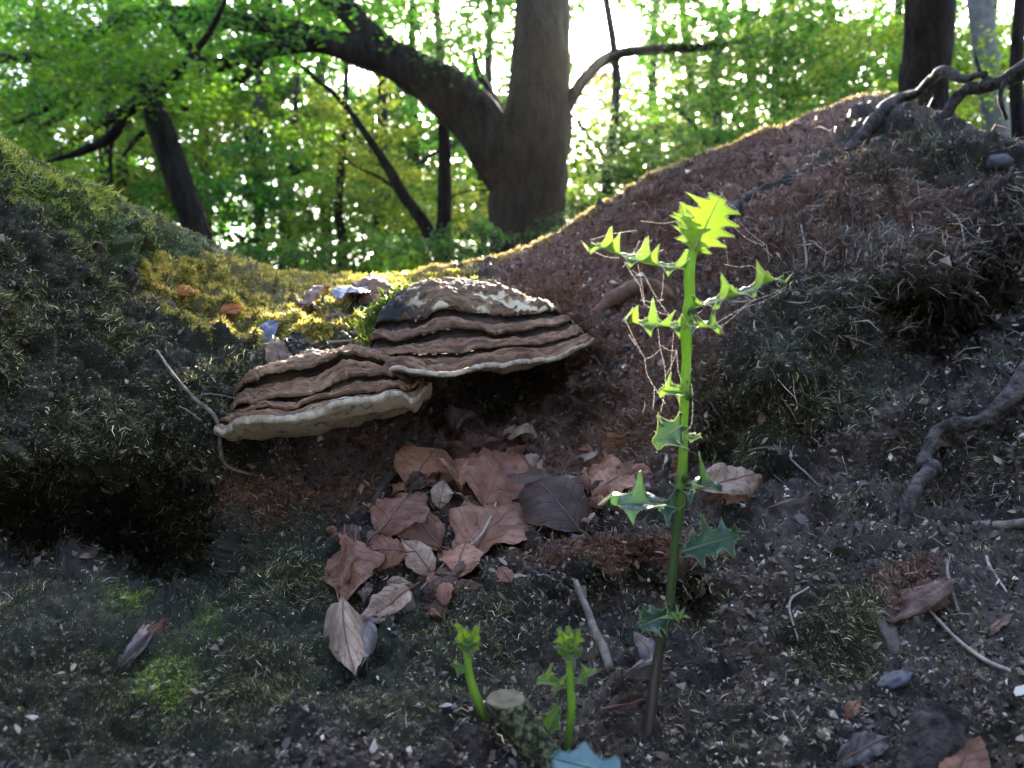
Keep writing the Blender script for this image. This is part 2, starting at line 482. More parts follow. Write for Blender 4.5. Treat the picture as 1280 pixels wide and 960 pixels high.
moss, sunlit_gold, bright, wood, grey, n1, n2 = masks(GPX, GPY, POS)
N0 = grid_normals(POS)
scl = np.clip(GY, 0.5, 1.4)[..., None]
lump = fbm(POS * 14, 3, 21); mid = fbm(POS * 46, 3, 5); fine = np.abs(fbm(POS * 150, 3, 31))
fade = np.clip(vv / 0.03, 0.35, 1.0)
rightbank = blob(GPX, GPY, 1080, 300, 260, 170) + 0.6 * blob(GPX, GPY, 950, 560, 200, 120)
folds = 0.35 - np.abs(fbm(np.stack([POS[..., 0] * 5 + POS[..., 2] * 3, POS[..., 1] * 4, POS[..., 2] * 9 - POS[..., 0] * 4], -1), 3, 44))
disp = (0.045 * folds * np.clip(rightbank + 0.5 * blob(GPX, GPY, 900, 280, 220, 90) + 0.35, 0, 1.1) + (0.026 + 0.022 * rightbank) * lump + 0.020 * mid * (1 + 0.3 * moss) + 0.014 * (fine - 0.25) + 0.020 * (np.abs(fbm(POS * 42, 3, 61)) - 0.2) * (1 - 0.8 * moss)) * fade * (1 - 0.35 * wood)
POS = POS + N0 * (disp[..., None]) * np.clip(scl, 0.6, 1.2)
NRM = grid_normals(POS)

def surf(px, py, lift=0.0):
    px = np.asarray(px, float); py = np.asarray(py, float)
    c = (px - PX[0]) / (PX[-1] - PX[0]) * (NC - 1)
    cr = np.interp(px, PX, crest)
    r = (py - cr) / (1200 - cr) * (NR - 1)
    c = np.clip(c, 0, NC - 1.001); r = np.clip(r, 0, NR - 1.001)
    p = bil(POS, r, c); n = nrm(bil(NRM, r, c))
    return p + n * lift, n

def base_colour():
    c = np.zeros(POS.shape)
    soil = np.array([0.016, 0.0115, 0.009]); soil2 = np.array([0.078, 0.055, 0.043])
    k = np.clip(0.45 + 1.6 * n2, 0, 1)[..., None]
    c[:] = soil * (1 - k) + soil2 * k
    for mask, col in ((grey, (0.080, 0.066, 0.058)), (wood, (0.185, 0.088, 0.056)), (moss, (0.026, 0.027, 0.014)), (bright, (0.04, 0.06, 0.012)), (sunlit_gold, (0.16, 0.13, 0.03))):  # yellow shelf and left hummock tints carry painted sunlight
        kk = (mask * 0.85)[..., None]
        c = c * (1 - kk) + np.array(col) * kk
    return c
BASE = base_colour()

# the sheet goes on over the crest and down behind it, and out under the camera
back = []
top = POS[0].copy()
topz = top[:, 2]
sm = np.convolve(np.pad(topz, 20, mode='edge'), np.ones(41) / 41, 'valid')
for dy, fz in ((0.04, 0.985), (0.12, 0.96), (0.25, 0.90), (0.45, 0.75), (0.75, 0.5), (1.2, 0.22), (2.0, 0.0), (3.0, -0.12)):
    q = top.copy()
    q[:, 1] += dy
    q[:, 0] *= (1 + dy * 0.15)
    q[:, 2] = (topz * max(0, 1 - dy * 3) + sm * min(1, dy * 3)) * fz
    q[:, 2] += 0.02 * fbm(q * 8, 3, 4)
    back.append(q)
front = []
bot = POS[-1].copy()
for yy, zz, k in ((0.25, 0.30, 1.3), (0.05, 0.27, 2.0), (-0.6, 0.2, 4.5), (-2.5, 0.05, 10), (-6, -0.15, 20)):
    q = bot.copy()
    q[:, 0] *= k
    q[:, 1] = yy
    q[:, 2] = zz + 0.02 * fbm(q * 5, 3, 4)
    front.append(q)
FULL = np.concatenate([np.array(back[::-1]), POS, np.array(front)], 0)
CC = np.concatenate([np.repeat(BASE[:1], len(back), 0), BASE, np.repeat(BASE[-1:], len(front), 0)], 0)
sides_l, sides_r = [], []
for k, (dx, dz) in enumerate(((0.12, 0.0), (0.35, -0.02), (0.9, -0.08), (2.2, -0.22), (5.0, -0.5))):
    for col_, sg, dst in ((FULL[:, 0], -1, sides_l), (FULL[:, -1], 1, sides_r)):
        q = col_ + np.array([sg * dx, 0, dz])
        q[:, 2] = np.maximum(q[:, 2] + 0.03 * fbm(q * 6, 3, 12), -0.3)
        dst.append(q)
nl_ = len(sides_l)
FULL = np.concatenate([np.stack(sides_l[::-1], 1), FULL, np.stack(sides_r, 1)], 1)
CC = np.concatenate([np.repeat(CC[:, :1], nl_, 1), CC, np.repeat(CC[:, -1:], nl_, 1)], 1)
R, C = FULL.shape[:2]
idx = np.arange(R * C).reshape(R, C)
F = np.stack([idx[:-1, :-1], idx[1:, :-1], idx[1:, 1:], idx[:-1, 1:]], -1).reshape(-1, 4)
bank = link('earth_bank', mesh_np('earth_bank', FULL.reshape(-1, 3), F, CC.reshape(-1, 3)), M_bank)
tag(bank, 'dark mossy earth bank with a hollow under the bracket fungi', 'earth bank', kind='structure')

g = 40
gx, gy = np.meshgrid(np.linspace(-1, 1, g), np.linspace(-1, 1, g))
gx = np.sign(gx) * np.abs(gx) ** 2.2 * 95; gy = np.sign(gy) * np.abs(gy) ** 2.2 * 95 + 6
gp = np.stack([gx, gy, -0.14 + 0.0 * gx], -1)
i2 = np.arange(g * g).reshape(g, g)
link('forest_floor', mesh_np('forest_floor', gp.reshape(-1, 3), np.stack([i2[:-1, :-1], i2[:-1, 1:], i2[1:, 1:], i2[1:, :-1]], -1).reshape(-1, 4)), M_floor)['kind'] = 'structure'

# ------------------------------------------------------------------ ground cover on the bank
def sample(n, wfun=None, box=(-300, 1560, 0, 1090)):
    out_px, out_py = [], []
    got = 0
    while got < n:
        px = rng.uniform(box[0], box[1], 2 * n); py = rng.uniform(box[2], box[3], 2 * n)
        cr = np.interp(px, PX, crest)
        ok = py > cr
        if wfun is not None:
            c = np.clip((px - PX[0]) / (PX[-1] - PX[0]) * (NC - 1), 0, NC - 1).astype(int)
            r = np.clip((py - cr) / (1200 - cr) * (NR - 1), 0, NR - 1).astype(int)
            ok &= rng.random(2 * n) < wfun(r, c, px, py)
        out_px.append(px[ok]); out_py.append(py[ok]); got += ok.sum()
    return np.concatenate(out_px)[:n], np.concatenate(out_py)[:n]

def strands(p, n, L, W, lean, droop, flow, cols, up=0.5, fseed=0):
    m = len(p)
    fl = np.stack([vnoise(p * flow, 50 + fseed + k) for k in range(3)], -1)
    d = nrm(n * up + fl * lean + rng.normal(0, 0.55, (m, 3)) * lean)
    d = nrm(d + np.clip(0.15 - (d * n).sum(-1, keepdims=True), 0, None) * n)
    L = L[:, None]
    wv = nrm(np.cross(d, rng.normal(0, 1, (m, 3)))) * W[:, None] * 0.5
    cv = nrm(np.cross(d, rng.normal(0, 1, (m, 3)))) * L * 0.28 * rng.random((m, 1))
    dn = np.array([0, 0, -1.0])
    p0 = p - n * 0.002
    p1 = p + d * L * 0.5 + cv
    p2 = p + d * L + dn * (droop * L)
    V = np.stack([p0 - wv, p0 + wv, p1 - wv * 0.85, p1 + wv * 0.85, p2], 1).reshape(-1, 3)
    b = np.arange(m)[:, None] * 5
    F = np.stack([b + [0, 1, 3], b + [0, 3, 2], b + [2, 3, 4]], 1).reshape(-1, 3)
    return V, F, np.repeat(cols, 5, 0)

def pal(m, cols, wts, var=0.35):
    c = np.array(cols)[rng.choice(len(cols), m, p=np.array(wts) / sum(wts))]
    return c * np.exp(rng.normal(0, var, (m, 1)))

# moss
n = 205000
px, py = sample(n, lambda r, c, x, y: np.clip(0.18 + 0.8 * moss[r, c] - 0.7 * wood[r, c] - 0.6 * sunlit_gold[r, c], 0.03, 1))
p, nn = surf(px, py)
D = p[:, 1]
cl = pal(n, [(0.065, 0.070, 0.026), (0.125, 0.13, 0.052), (0.040, 0.034, 0.024), (0.28, 0.265, 0.16), (0.50, 0.47, 0.36)], [4, 4, 5, 2.2, 1.2], 0.5)
cI = np.clip((px - PX[0]) / (PX[-1] - PX[0]) * (NC - 1), 0, NC - 1).astype(int)
crr = np.interp(px, PX, crest); rI = np.clip((py - crr) / (1200 - crr) * (NR - 1), 0, NR - 1).astype(int)
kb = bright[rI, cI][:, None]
cl = cl * (1 - kb) + kb * pal(n, [(0.16, 0.22, 0.04), (0.26, 0.32, 0.07), (0.40, 0.42, 0.14)], [2, 2, 1.2])  # greener strands; on the left hummock sunlight is put into them
V, F, c = strands(p, nn, rng.uniform(0.005, 0.014, n) * np.clip(D, 0.45, 1.3) * np.clip(0.75 + 1.3 * vnoise(p * 16, 88), 0.3, 1.6), rng.uniform(0.0007, 0.0015, n) * np.clip(D, 0.45, 1.3), 0.9, 0.12, 22, cl, 0.5)
tag(link('moss', mesh_np('moss', V, F, c), M_moss), 'dull green moss strands covering the shaded earth bank', 'moss', kind='stuff')

# moss on the shelf and crest, with sunlight painted into its golden colour
n = 36000
px, py = sample(n, lambda r, c, x, y: np.clip(1.3 * sunlit_gold[r, c] * np.clip(0.40 + 2.4 * n2[r, c], 0.02, 1), 0, 1), (100, 700, 160, 470))
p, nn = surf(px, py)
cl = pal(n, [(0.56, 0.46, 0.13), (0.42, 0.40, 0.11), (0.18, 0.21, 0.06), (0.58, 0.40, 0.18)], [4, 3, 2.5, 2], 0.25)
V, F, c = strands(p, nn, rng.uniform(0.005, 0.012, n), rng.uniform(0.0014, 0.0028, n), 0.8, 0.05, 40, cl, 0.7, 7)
tag(link('sun_tinted_moss', mesh_np('sun_tinted_moss', V, F, c), M_moss), 'moss, yellowed by painted sunlight, carpeting the shelf and crest beside the brackets', 'moss', kind='stuff')

# fuzz along the right crest, its rim light painted as pale strands
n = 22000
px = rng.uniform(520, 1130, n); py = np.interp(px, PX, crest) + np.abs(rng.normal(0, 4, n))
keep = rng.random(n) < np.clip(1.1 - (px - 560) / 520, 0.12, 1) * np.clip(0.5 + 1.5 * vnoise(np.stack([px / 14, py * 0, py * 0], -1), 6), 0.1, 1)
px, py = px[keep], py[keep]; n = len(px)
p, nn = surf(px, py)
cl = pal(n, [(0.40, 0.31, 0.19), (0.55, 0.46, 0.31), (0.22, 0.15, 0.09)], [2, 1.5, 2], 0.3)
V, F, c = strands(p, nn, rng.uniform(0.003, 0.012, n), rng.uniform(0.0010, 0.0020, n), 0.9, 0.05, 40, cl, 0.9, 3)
tag(link('crest_fuzz', mesh_np('crest_fuzz', V, F, c), M_moss), 'short moss fringe with painted pale rim light along the right hand crest of the bank', 'moss', kind='stuff')

# fibres of rotten wood
n = 38000
px, py = sample(n, lambda r, c, x, y: np.clip(wood[r, c], 0, 1))
p, nn = surf(px, py)
cl = pal(n, [(0.17, 0.080, 0.050), (0.26, 0.135, 0.09), (0.07, 0.038, 0.027), (0.36, 0.22, 0.16)], [4, 3, 3, .8], 0.3)
V, F, c = strands(p, nn, rng.uniform(0.006, 0.016, n), rng.uniform(0.0010, 0.0022, n), 1.0, 0.15, 16, cl, 0.4, 15)
tag(link('rotten_wood_fibres', mesh_np('rotten_wood_fibres', V, F, c), M_chip), 'reddish brown rotten wood fibres on the crest and round the hollow', 'wood fibres', kind='stuff')

# rootlets on the steep right bank
n = 9000
px, py = sample(n, lambda r, c, x, y: np.clip(blob(x, y, 1090, 320, 190, 110) + 0.05 * blob(x, y, 1180, 600, 200, 140) + 0.003, 0, 1))
p, nn = surf(px, py)
cl = pal(n, [(0.16, 0.13, 0.115), (0.05, 0.042, 0.036), (0.42, 0.36, 0.31)], [3, 4, 1.2], 0.4)
V, F, c = strands(p, nn, rng.uniform(0.012, 0.045, n) * np.clip(p[:, 1], 0.4, 1.2), rng.uniform(0.0009, 0.0018, n) * np.clip(p[:, 1], 0.4, 1.2), 1.2, 0.25, 9, cl, 0.3, 5)
tag(link('rootlets', mesh_np('rootlets', V, F, c), M_chip), 'fine pale rootlets hanging out of the steep right bank', 'rootlets', kind='stuff')

# crumbs of soil
n = 36000
px, py = sample(n, lambda r, c, x, y: np.clip(0.9 - 0.75 * moss[r, c] - 0.8 * sunlit_gold[r, c] - 0.5 * wood[r, c] + 0.5 * grey[r, c], 0.06, 1))
p, nn = surf(px, py, 0.0005)
s = np.exp(rng.normal(math.log(0.0021), 0.45, n))[:, None] * np.clip(p[:, 1:2], 0.6, 1.3)
O = np.array([(1, 0, 0), (-1, 0, 0), (0, 1, 0), (0, -1, 0), (0, 0, 1), (0, 0, -1)], float)
ax = nrm(rng.normal(0, 1, (n, 3))); bx = nrm(np.cross(ax, rng.normal(0, 1, (n, 3)))); cx3 = np.cross(ax, bx)
sc = rng.uniform(0.5, 1.5, (n, 6))
V = (p[:, None] + (O[None, :, :1] * ax[:, None] * 1.3 + O[None, :, 1:2] * bx[:, None] + O[None, :, 2:] * cx3[:, None] * 0.7) * sc[..., None] * s[:, None]).reshape(-1, 3)
T = np.array([(0, 2, 4), (2, 1, 4), (1, 3, 4), (3, 0, 4), (2, 0, 5), (1, 2, 5), (3, 1, 5), (0, 3, 5)])
F = (np.arange(n)[:, None, None] * 6 + T[None]).reshape(-1, 3)
cl = pal(n, [(0.035, 0.027, 0.023), (0.105, 0.078, 0.060), (0.20, 0.145, 0.115), (0.36, 0.31, 0.27)], [6, 4, 2, 1.0], 0.5)
tag(link('soil_crumbs', mesh_np('soil_crumbs', V, F, np.repeat(cl, 6, 0), False), M_crumb), 'loose dark soil crumbs strewn over the bank', 'soil', kind='stuff')

# slivers of bark, leaf and wood
n = 9000
px, py = sample(n, lambda r, c, x, y: np.clip(0.25 + 0.6 * blob(x, y, 1050, 720, 300, 200) + 0.4 * blob(x, y, 640, 640, 200, 120) + 0.5 * blob(x, y, 400, 430, 90, 40) - 0.3 * moss[r, c], 0.05, 1))
p, nn = surf(px, py, 0.001)
d = nrm(np.cross(nn, rng.normal(0, 1, (n, 3)))); e = np.cross(nn, d)
d = nrm(d + nn * rng.normal(0, 0.35, (n, 1))); e = nrm(e + nn * rng.normal(0, 0.5, (n, 1)))
L = np.exp(rng.normal(math.log(0.0042), 0.5, n))[:, None] * np.clip(p[:, 1:2], 0.6, 1.2); W = L * rng.uniform(0.12, 0.5, (n, 1))
up = nn * L * rng.uniform(0, 0.5, (n, 1))
V = np.stack([p - d * L, p - e * W + up * 0.6, p + e * W + up, p + d * L * 0.7 - e * W * 0.7 + up * 0.4, p + d * L + up * 0.2, p + d * L * 0.5 + e * W * 0.8 + up], 1).reshape(-1, 3)
F = (np.arange(n)[:, None, None] * 6 + np.array([(0, 1, 2), (1, 3, 5), (1, 5, 2), (3, 4, 5)])[None]).reshape(-1, 3)
cl = pal(n, [(0.06, 0.042, 0.034), (0.13, 0.085, 0.062), (0.28, 0.20, 0.155), (0.52, 0.45, 0.39)], [4, 4, 1.6, 0.7], 0.4)
tag(link('debris', mesh_np('debris', V, F, np.repeat(cl, 6, 0), False), M_chip), 'small slivers of bark and dead leaf scattered over the bank', 'debris', kind='stuff')

# ------------------------------------------------------------------ bracket fungi
def mat_fungus(name, c1, c2, c3, blotch=(0.55, 0.68), pale=(0.62, 0.52, 0.38), dark_x=-9.0):
    m, n, b = new_mat(name)
    L = n.links
    tc = n.nodes.new('ShaderNodeTexCoord')
    def noise(scale, det=6, ro=0.6):
        x = n.nodes.new('ShaderNodeTexNoise')
        x.inputs['Scale'].default_value = scale; x.inputs['Detail'].default_value = det; x.inputs['Roughness'].default_value = ro
        L.new(tc.outputs['Object'], x.inputs['Vector'])
        return x.outputs['Fac']
    r = n.nodes.new('ShaderNodeValToRGB')
    r.color_ramp.elements[0].position = 0.3; r.color_ramp.elements[0].color = (*c1, 1)
    r.color_ramp.elements[1].position = 0.7; r.color_ramp.elements[1].color = (*c3, 1)
    e = r.color_ramp.elements.new(0.5); e.color = (*c2, 1)
    L.new(noise(28), r.inputs[0])
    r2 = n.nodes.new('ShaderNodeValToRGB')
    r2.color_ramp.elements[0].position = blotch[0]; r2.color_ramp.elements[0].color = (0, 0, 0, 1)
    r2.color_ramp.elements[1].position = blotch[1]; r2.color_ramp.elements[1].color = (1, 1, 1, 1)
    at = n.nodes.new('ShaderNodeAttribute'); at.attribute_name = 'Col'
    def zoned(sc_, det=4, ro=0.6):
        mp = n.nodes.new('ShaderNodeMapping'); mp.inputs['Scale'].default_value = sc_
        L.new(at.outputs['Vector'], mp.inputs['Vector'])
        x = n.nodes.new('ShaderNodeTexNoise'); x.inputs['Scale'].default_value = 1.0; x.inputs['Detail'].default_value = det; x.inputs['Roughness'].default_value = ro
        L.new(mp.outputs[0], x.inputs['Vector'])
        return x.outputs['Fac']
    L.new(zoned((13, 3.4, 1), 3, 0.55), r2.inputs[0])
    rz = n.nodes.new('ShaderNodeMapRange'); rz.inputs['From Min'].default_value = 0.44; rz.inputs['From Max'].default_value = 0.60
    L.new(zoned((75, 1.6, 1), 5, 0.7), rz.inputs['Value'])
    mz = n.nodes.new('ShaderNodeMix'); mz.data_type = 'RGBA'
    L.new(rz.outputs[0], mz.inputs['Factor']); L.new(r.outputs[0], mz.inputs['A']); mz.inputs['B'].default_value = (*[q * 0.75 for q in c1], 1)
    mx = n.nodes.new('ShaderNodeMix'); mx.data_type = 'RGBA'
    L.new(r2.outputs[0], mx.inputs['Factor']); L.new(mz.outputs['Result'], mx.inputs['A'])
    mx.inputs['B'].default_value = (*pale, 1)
    # near black towards the left, with a noisy edge
    sx = n.nodes.new('ShaderNodeSeparateXYZ'); L.new(tc.outputs['Object'], sx.inputs[0])
    ma = n.nodes.new('ShaderNodeMath'); ma.operation = 'MULTIPLY_ADD'; ma.inputs[1].default_value = 0.12
    L.new(noise(22, 4), ma.inputs[0]); L.new(sx.outputs['X'], ma.inputs[2])
    mr = n.nodes.new('ShaderNodeMapRange'); mr.inputs['From Min'].default_value = dark_x; mr.inputs['From Max'].default_value = dark_x - 0.05
    L.new(ma.outputs[0], mr.inputs['Value'])
    mk = n.nodes.new('ShaderNodeMix'); mk.data_type = 'RGBA'
    L.new(mr.outputs[0], mk.inputs['Factor']); L.new(mx.outputs['Result'], mk.inputs['A']); mk.inputs['B'].default_value = (0.022, 0.021, 0.022, 1)
    L.new(mk.outputs['Result'], b.inputs['Base Color'])
    b.inputs['Roughness'].default_value = 0.8; b.inputs['Specular IOR Level'].default_value = 0.25
    bp = n.nodes.new('ShaderNodeBump'); bp.inputs['Strength'].default_value = 0.6; bp.inputs['Distance'].default_value = 0.002
    L.new(noise(220, 5, 0.7), bp.inputs['Height']); L.new(bp.outputs[0], b.inputs['Normal'])
    return m
M_fun = mat_fungus('fungus_cocoa', (0.11, 0.058, 0.034), (0.25, 0.138, 0.082), (0.42, 0.26, 0.165), (0.66, 0.76))
M_funu = mat_fungus('fungus_umber', (0.10, 0.06, 0.036), (0.23, 0.135, 0.075), (0.38, 0.245, 0.14), (0.555, 0.60), (0.70, 0.58, 0.40), 0.0)  # cream blotches, partly natural, also paint sunlit flats of the cap
M_fung = mat_fungus('fungus_groove', (0.03, 0.022, 0.02), (0.06, 0.04, 0.033), (0.12, 0.075, 0.055), (0.9, 0.99))  # dark crust colour, with the shade of the grooves painted in
M_funr = mat_plain('fungus_rim', (0.26, 0.185, 0.125), (0.62, 0.53, 0.42), 80, 0.75, 0.5, 200)
M_funp = mat_plain('fungus_pores', (0.14, 0.095, 0.06), (0.50, 0.40, 0.285), 60, 0.8, 0.5, 500, dist=0.0015, contrast=(0.34, 0.46))

def bracket(label, O, side, outv, b, bands, seed, sag, sag_at, inner=0.5, wave=1.0, skew=0.0, wrinkle=0.0, zscale=1.0, under=1.0):
    """bands: list of (part name, material, profile [(d, z)...]); d is the fraction of the reach, z the height over the rim"""
    a = np.linalg.norm(side)
    s = side / a
    outv = nrm(np.asarray(outv, float))
    up = nrm(np.cross(outv, s)) if np.cross(outv, s)[2] > 0 else nrm(np.cross(s, outv))
    root = empty('bracket_fungus', O, label, 'fungus', 'bracket fungi on the bank')
    nt_ = 150
    th = np.linspace(-1.72, 1.72, nt_)
    cth, sth = np.cos(th), np.sin(th)
    for bi, (nm, mat, prof) in enumerate(bands):
        prof = [(d_, z_ * zscale if z_ > 0 else z_ * under) for d_, z_ in prof]
        prof = smooth_path([(d, z, 0) for d, z in prof], max(8, len(prof) * 5))[:, :2]
        d = prof[:, 0][:, None]; z = prof[:, 1][:, None]
        # each tier wavers in its own way; neighbours share the low frequencies
        q = np.stack([th * 1.6, np.full(nt_, seed * 3.1), np.full(nt_, 0.0)], -1)
        low = fbm(q, 3, seed)
        q2 = np.stack([np.broadcast_to(th * 2.1, (len(prof), nt_)), np.broadcast_to(d * 3.2, (len(prof), nt_)), np.full((len(prof), nt_), 0.0)], -1)
        own = fbm(q2, 3, seed + 11)
        q3 = np.stack([np.broadcast_to(th * 24.0, (len(prof), nt_)), np.broadcast_to(d * 32, (len(prof), nt_)), np.full((len(prof), nt_), seed * 1.0)], -1)
        fine_ = fbm(q3, 3, seed + 23)
        rim = np.clip((d - 0.2) / 0.8, 0, 1)
        dd = d * (1 + 0.07 * low * rim * wave) + 0.06 * own * wave * np.clip(d * 2, 0, 1) + 0.010 * fine_
        zz = z + (0.010 * own + 0.008 * low * rim) * wave + 0.0022 * fine_ + (0.0012 * np.sin(d * 105 + 5 * own) * (0.6 + own) if nm == 'growth_band' else 0.0)
        if wrinkle and nm == 'growth_band':
            q4 = np.stack([np.broadcast_to(th * 4.0, dd.shape), dd * 17 + 1.2 * own, np.full(dd.shape, 2.0)], -1)
            zz = zz + wrinkle * (1 - 2.2 * np.abs(fbm(q4, 3, 77))) * np.clip((0.62 - d) * 8, 0, 1) * np.clip(d * 6, 0, 1)
        lowedge = np.clip(1 - (np.abs(th - sag_at) / 1.9) ** 2, 0, 1)
        zz = zz - sag * lowedge * rim
        taper = 0.22 + 0.78 * np.clip(np.cos((th - 0.15) * 0.84), 0, 1) ** 0.7      # thins towards both ends
        zz = np.where(z > 0, zz - z * (1 - taper), zz - z * (1 - taper))
        V = np.asarray(s)[None, None] * (a * (inner + (1 - inner) * dd) * sth - a * skew * (1 - dd) * np.clip(z * 20, 0, 1))[..., None] + outv[None, None] * (b * dd * cth)[..., None] + up[None, None] * zz[..., None]
        n_, m_ = V.shape[:2]
        ii = np.arange(n_ * m_).reshape(n_, m_)
        Fq = np.stack([ii[:-1, :-1], ii[:-1, 1:], ii[1:, 1:], ii[1:, :-1]], -1).reshape(-1, 4)
        fc = np.stack(np.broadcast_arrays(dd, th[None], 0.1 * seed), -1).reshape(-1, 3)
        link(nm, mesh_np(nm, V.reshape(-1, 3), Fq, fc), mat, root)
    return root

pl, pr = P(266, 541, 0.95), P(536, 492, 0.98)
lower = bracket('lower of the two bracket fungi, pinkish brown with a white rim, beside the thin twig',
    (pl + pr) / 2 + np.array([0, 0.03, 0.004]), (pr - pl) / 2, (0.0, -1, 0), 0.145, [
    ('growth_band', M_fun, [(0.02, 0.078), (0.25, 0.077), (0.38, 0.073), (0.455, 0.067), (0.46, 0.062)]),
    ('groove', M_fung, [(0.46, 0.062), (0.40, 0.058), (0.36, 0.050), (0.44, 0.046), (0.50, 0.046)]),
    ('growth_band', M_fun, [(0.50, 0.046), (0.545, 0.048), (0.56, 0.045), (0.57, 0.0435), (0.60, 0.044), (0.615, 0.041), (0.63, 0.040), (0.665, 0.039), (0.70, 0.035), (0.70, 0.031)]),
    ('groove', M_fung, [(0.70, 0.031), (0.645, 0.029), (0.62, 0.024), (0.68, 0.021), (0.72, 0.021)]),
    ('growth_band', M_fun, [(0.72, 0.021), (0.78, 0.0225), (0.80, 0.020), (0.835, 0.020), (0.86, 0.0165), (0.855, 0.013)]),
    ('groove', M_fung, [(0.855, 0.013), (0.83, 0.012), (0.82, 0.009), (0.86, 0.008), (0.88, 0.009)]),
    ('growth_band', M_fun, [(0.88, 0.009), (0.92, 0.010), (0.95, 0.008), (0.985, 0.006)]),
    ('pale_rim', M_funr, [(0.985, 0.006), (0.996, 0.003), (1.0, 0.0), (0.997, -0.003), (0.985, -0.006)]),
    ('pore_surface', M_funp, [(0.985, -0.006), (0.95, -0.010), (0.88, -0.018), (0.76, -0.025), (0.5, -0.029), (0.1, -0.031)]),
    ], 3, 0.006, 0.0, 0.62, 1.25, 0.0, 0.003, 0.92, 0.68)
pl, pr = P(450, 428, 1.10), P(742, 420, 1.15)
upper = bracket('larger upper bracket fungus with wrinkled brown cap and sunlit cream patches painted on below the crest',
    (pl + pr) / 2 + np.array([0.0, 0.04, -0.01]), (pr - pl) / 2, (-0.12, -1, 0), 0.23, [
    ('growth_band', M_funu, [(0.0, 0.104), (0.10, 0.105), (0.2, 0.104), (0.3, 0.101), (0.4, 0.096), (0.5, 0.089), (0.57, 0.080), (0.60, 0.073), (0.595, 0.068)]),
    ('groove', M_fung, [(0.595, 0.068), (0.565, 0.066), (0.555, 0.061), (0.60, 0.057), (0.63, 0.056)]),
    ('growth_band', M_fun, [(0.63, 0.056), (0.67, 0.0565), (0.71, 0.053), (0.735, 0.048), (0.73, 0.044)]),
    ('groove', M_fung, [(0.73, 0.044), (0.69, 0.041), (0.68, 0.036), (0.73, 0.033), (0.76, 0.033)]),
    ('growth_band', M_fun, [(0.76, 0.033), (0.79, 0.033), (0.815, 0.029), (0.84, 0.028), (0.865, 0.022), (0.86, 0.019)]),
    ('groove', M_fung, [(0.86, 0.019), (0.84, 0.0175), (0.835, 0.015), (0.86, 0.0135), (0.875, 0.014)]),
    ('growth_band', M_fun, [(0.875, 0.014), (0.91, 0.0135), (0.935, 0.010), (0.955, 0.010), (0.99, 0.0035)]),
    ('pale_rim', M_funr, [(0.99, 0.0035), (0.998, 0.0018), (1.0, 0.0), (0.998, -0.0025), (0.985, -0.005)]),
    ('pore_surface', M_funp, [(0.985, -0.005), (0.93, -0.008), (0.8, -0.014), (0.6, -0.022), (0.35, -0.03), (0.05, -0.035)]),
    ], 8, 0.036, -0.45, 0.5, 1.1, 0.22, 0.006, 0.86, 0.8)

# ------------------------------------------------------------------ sticks, roots, stubs
M_stick = mat_plain('dry_stick', (0.09, 0.07, 0.06), (0.26, 0.22, 0.19), 90, 0.8, 0.6, 300, dist=0.001)
M_stickp = mat_plain('pale_stick', (0.20, 0.16, 0.13), (0.42, 0.36, 0.31), 90, 0.8, 0.5, 300, dist=0.001)
M_twigd = mat_plain('dark_twig', (0.016, 0.013, 0.012), (0.075, 0.064, 0.060), 70, 0.8, 1.0, 180, dist=0.006, contrast=(0.4, 0.62))

def on_bank(pts, lift):
    q = []
    for t in pts:
        l = t[2] if len(t) > 2 else lift
        p, nn_ = surf(t[0], t[1], l)
        cr0 = float(np.interp(t[0], PX, crest))
        if t[1] < cr0 - 4:                       # free of the bank, standing up behind its crest
            p = P(t[0], t[1], float(p[1]))
        q.append(p)
    return np.array(q)

def stick(name, pts, rad, label, cat, mat, lift=None, n=22, rough=0.25, sides=9, group=None, forks=(), freq=60, ridged=0.0):
    q = on_bank(pts, lift if lift is not None else max(rad) * 0.7)
    if rough:
        q[1:-1] += rng.normal(0, max(rad) * 0.5, q[1:-1].shape)
    if len(q) == 2:
        tt = np.linspace(0, 1, 6)[:, None]
        q = q[0] * (1 - tt) + q[1] * tt + rng.normal(0, max(rad) * 0.35, (6, 3))
    parts = [tube(q, rad, n, sides, rough, freq, len(label), q[0], ridged=ridged)]
    o = link(name, mesh_np(name, *parts[0]), mat)
    o.location = tuple(q[0])
    for fp, fr in forks:
        f = on_bank(fp, max(fr) * 1.5)
        V, Fk = tube(f, fr, 12, 7, rough, freq, 5, q[0])
        link('side_twig', mesh_np('side_twig', V, Fk), mat, o)
    return tag(o, label, cat, group)

stick('twig', [(199, 458, .012), (215, 490, .012), (240, 520, .014), (262, 545, .02), (275, 570, .016), (312, 592, .01)], [0.0014, 0.0022, 0.0026, 0.0024, 0.0016],
      'thin grey twig touching the left tip of the lower bracket', 'twig', M_stick, n=40, forks=[([(240, 515, .014), (262, 516, .016), (290, 514, .02)], [0.0015, 0.0008])])
stick('twig', [(336, 458, .018), (440, 418, .020)], [0.0022, 0.0034, 0.003, 0.002],
      'pale straight twig lying on the shelf above the lower bracket', 'twig', M_stickp)
stick('stick', [(697, 728, .022), (768, 848, .006)], [0.0026, 0.0034, 0.0040, 0.0038],
      'straight grey stick leaning on the ground left of the tall holly stem', 'stick', M_stick, rough=0.12)
stick('fallen_branch', [(1330, 440, .04), (1282, 492, .034), (1250, 527, .034), (1215, 562, .032), (1180, 580, .028), (1155, 600, .022), (1138, 642, .016), (1126, 664, .0)], [0.0105, 0.010, 0.0095, 0.009, 0.008, 0.005],
      'dark crooked branch curving down the right edge of the bank', 'branch', M_root, n=70, sides=14, rough=0.45, freq=80)
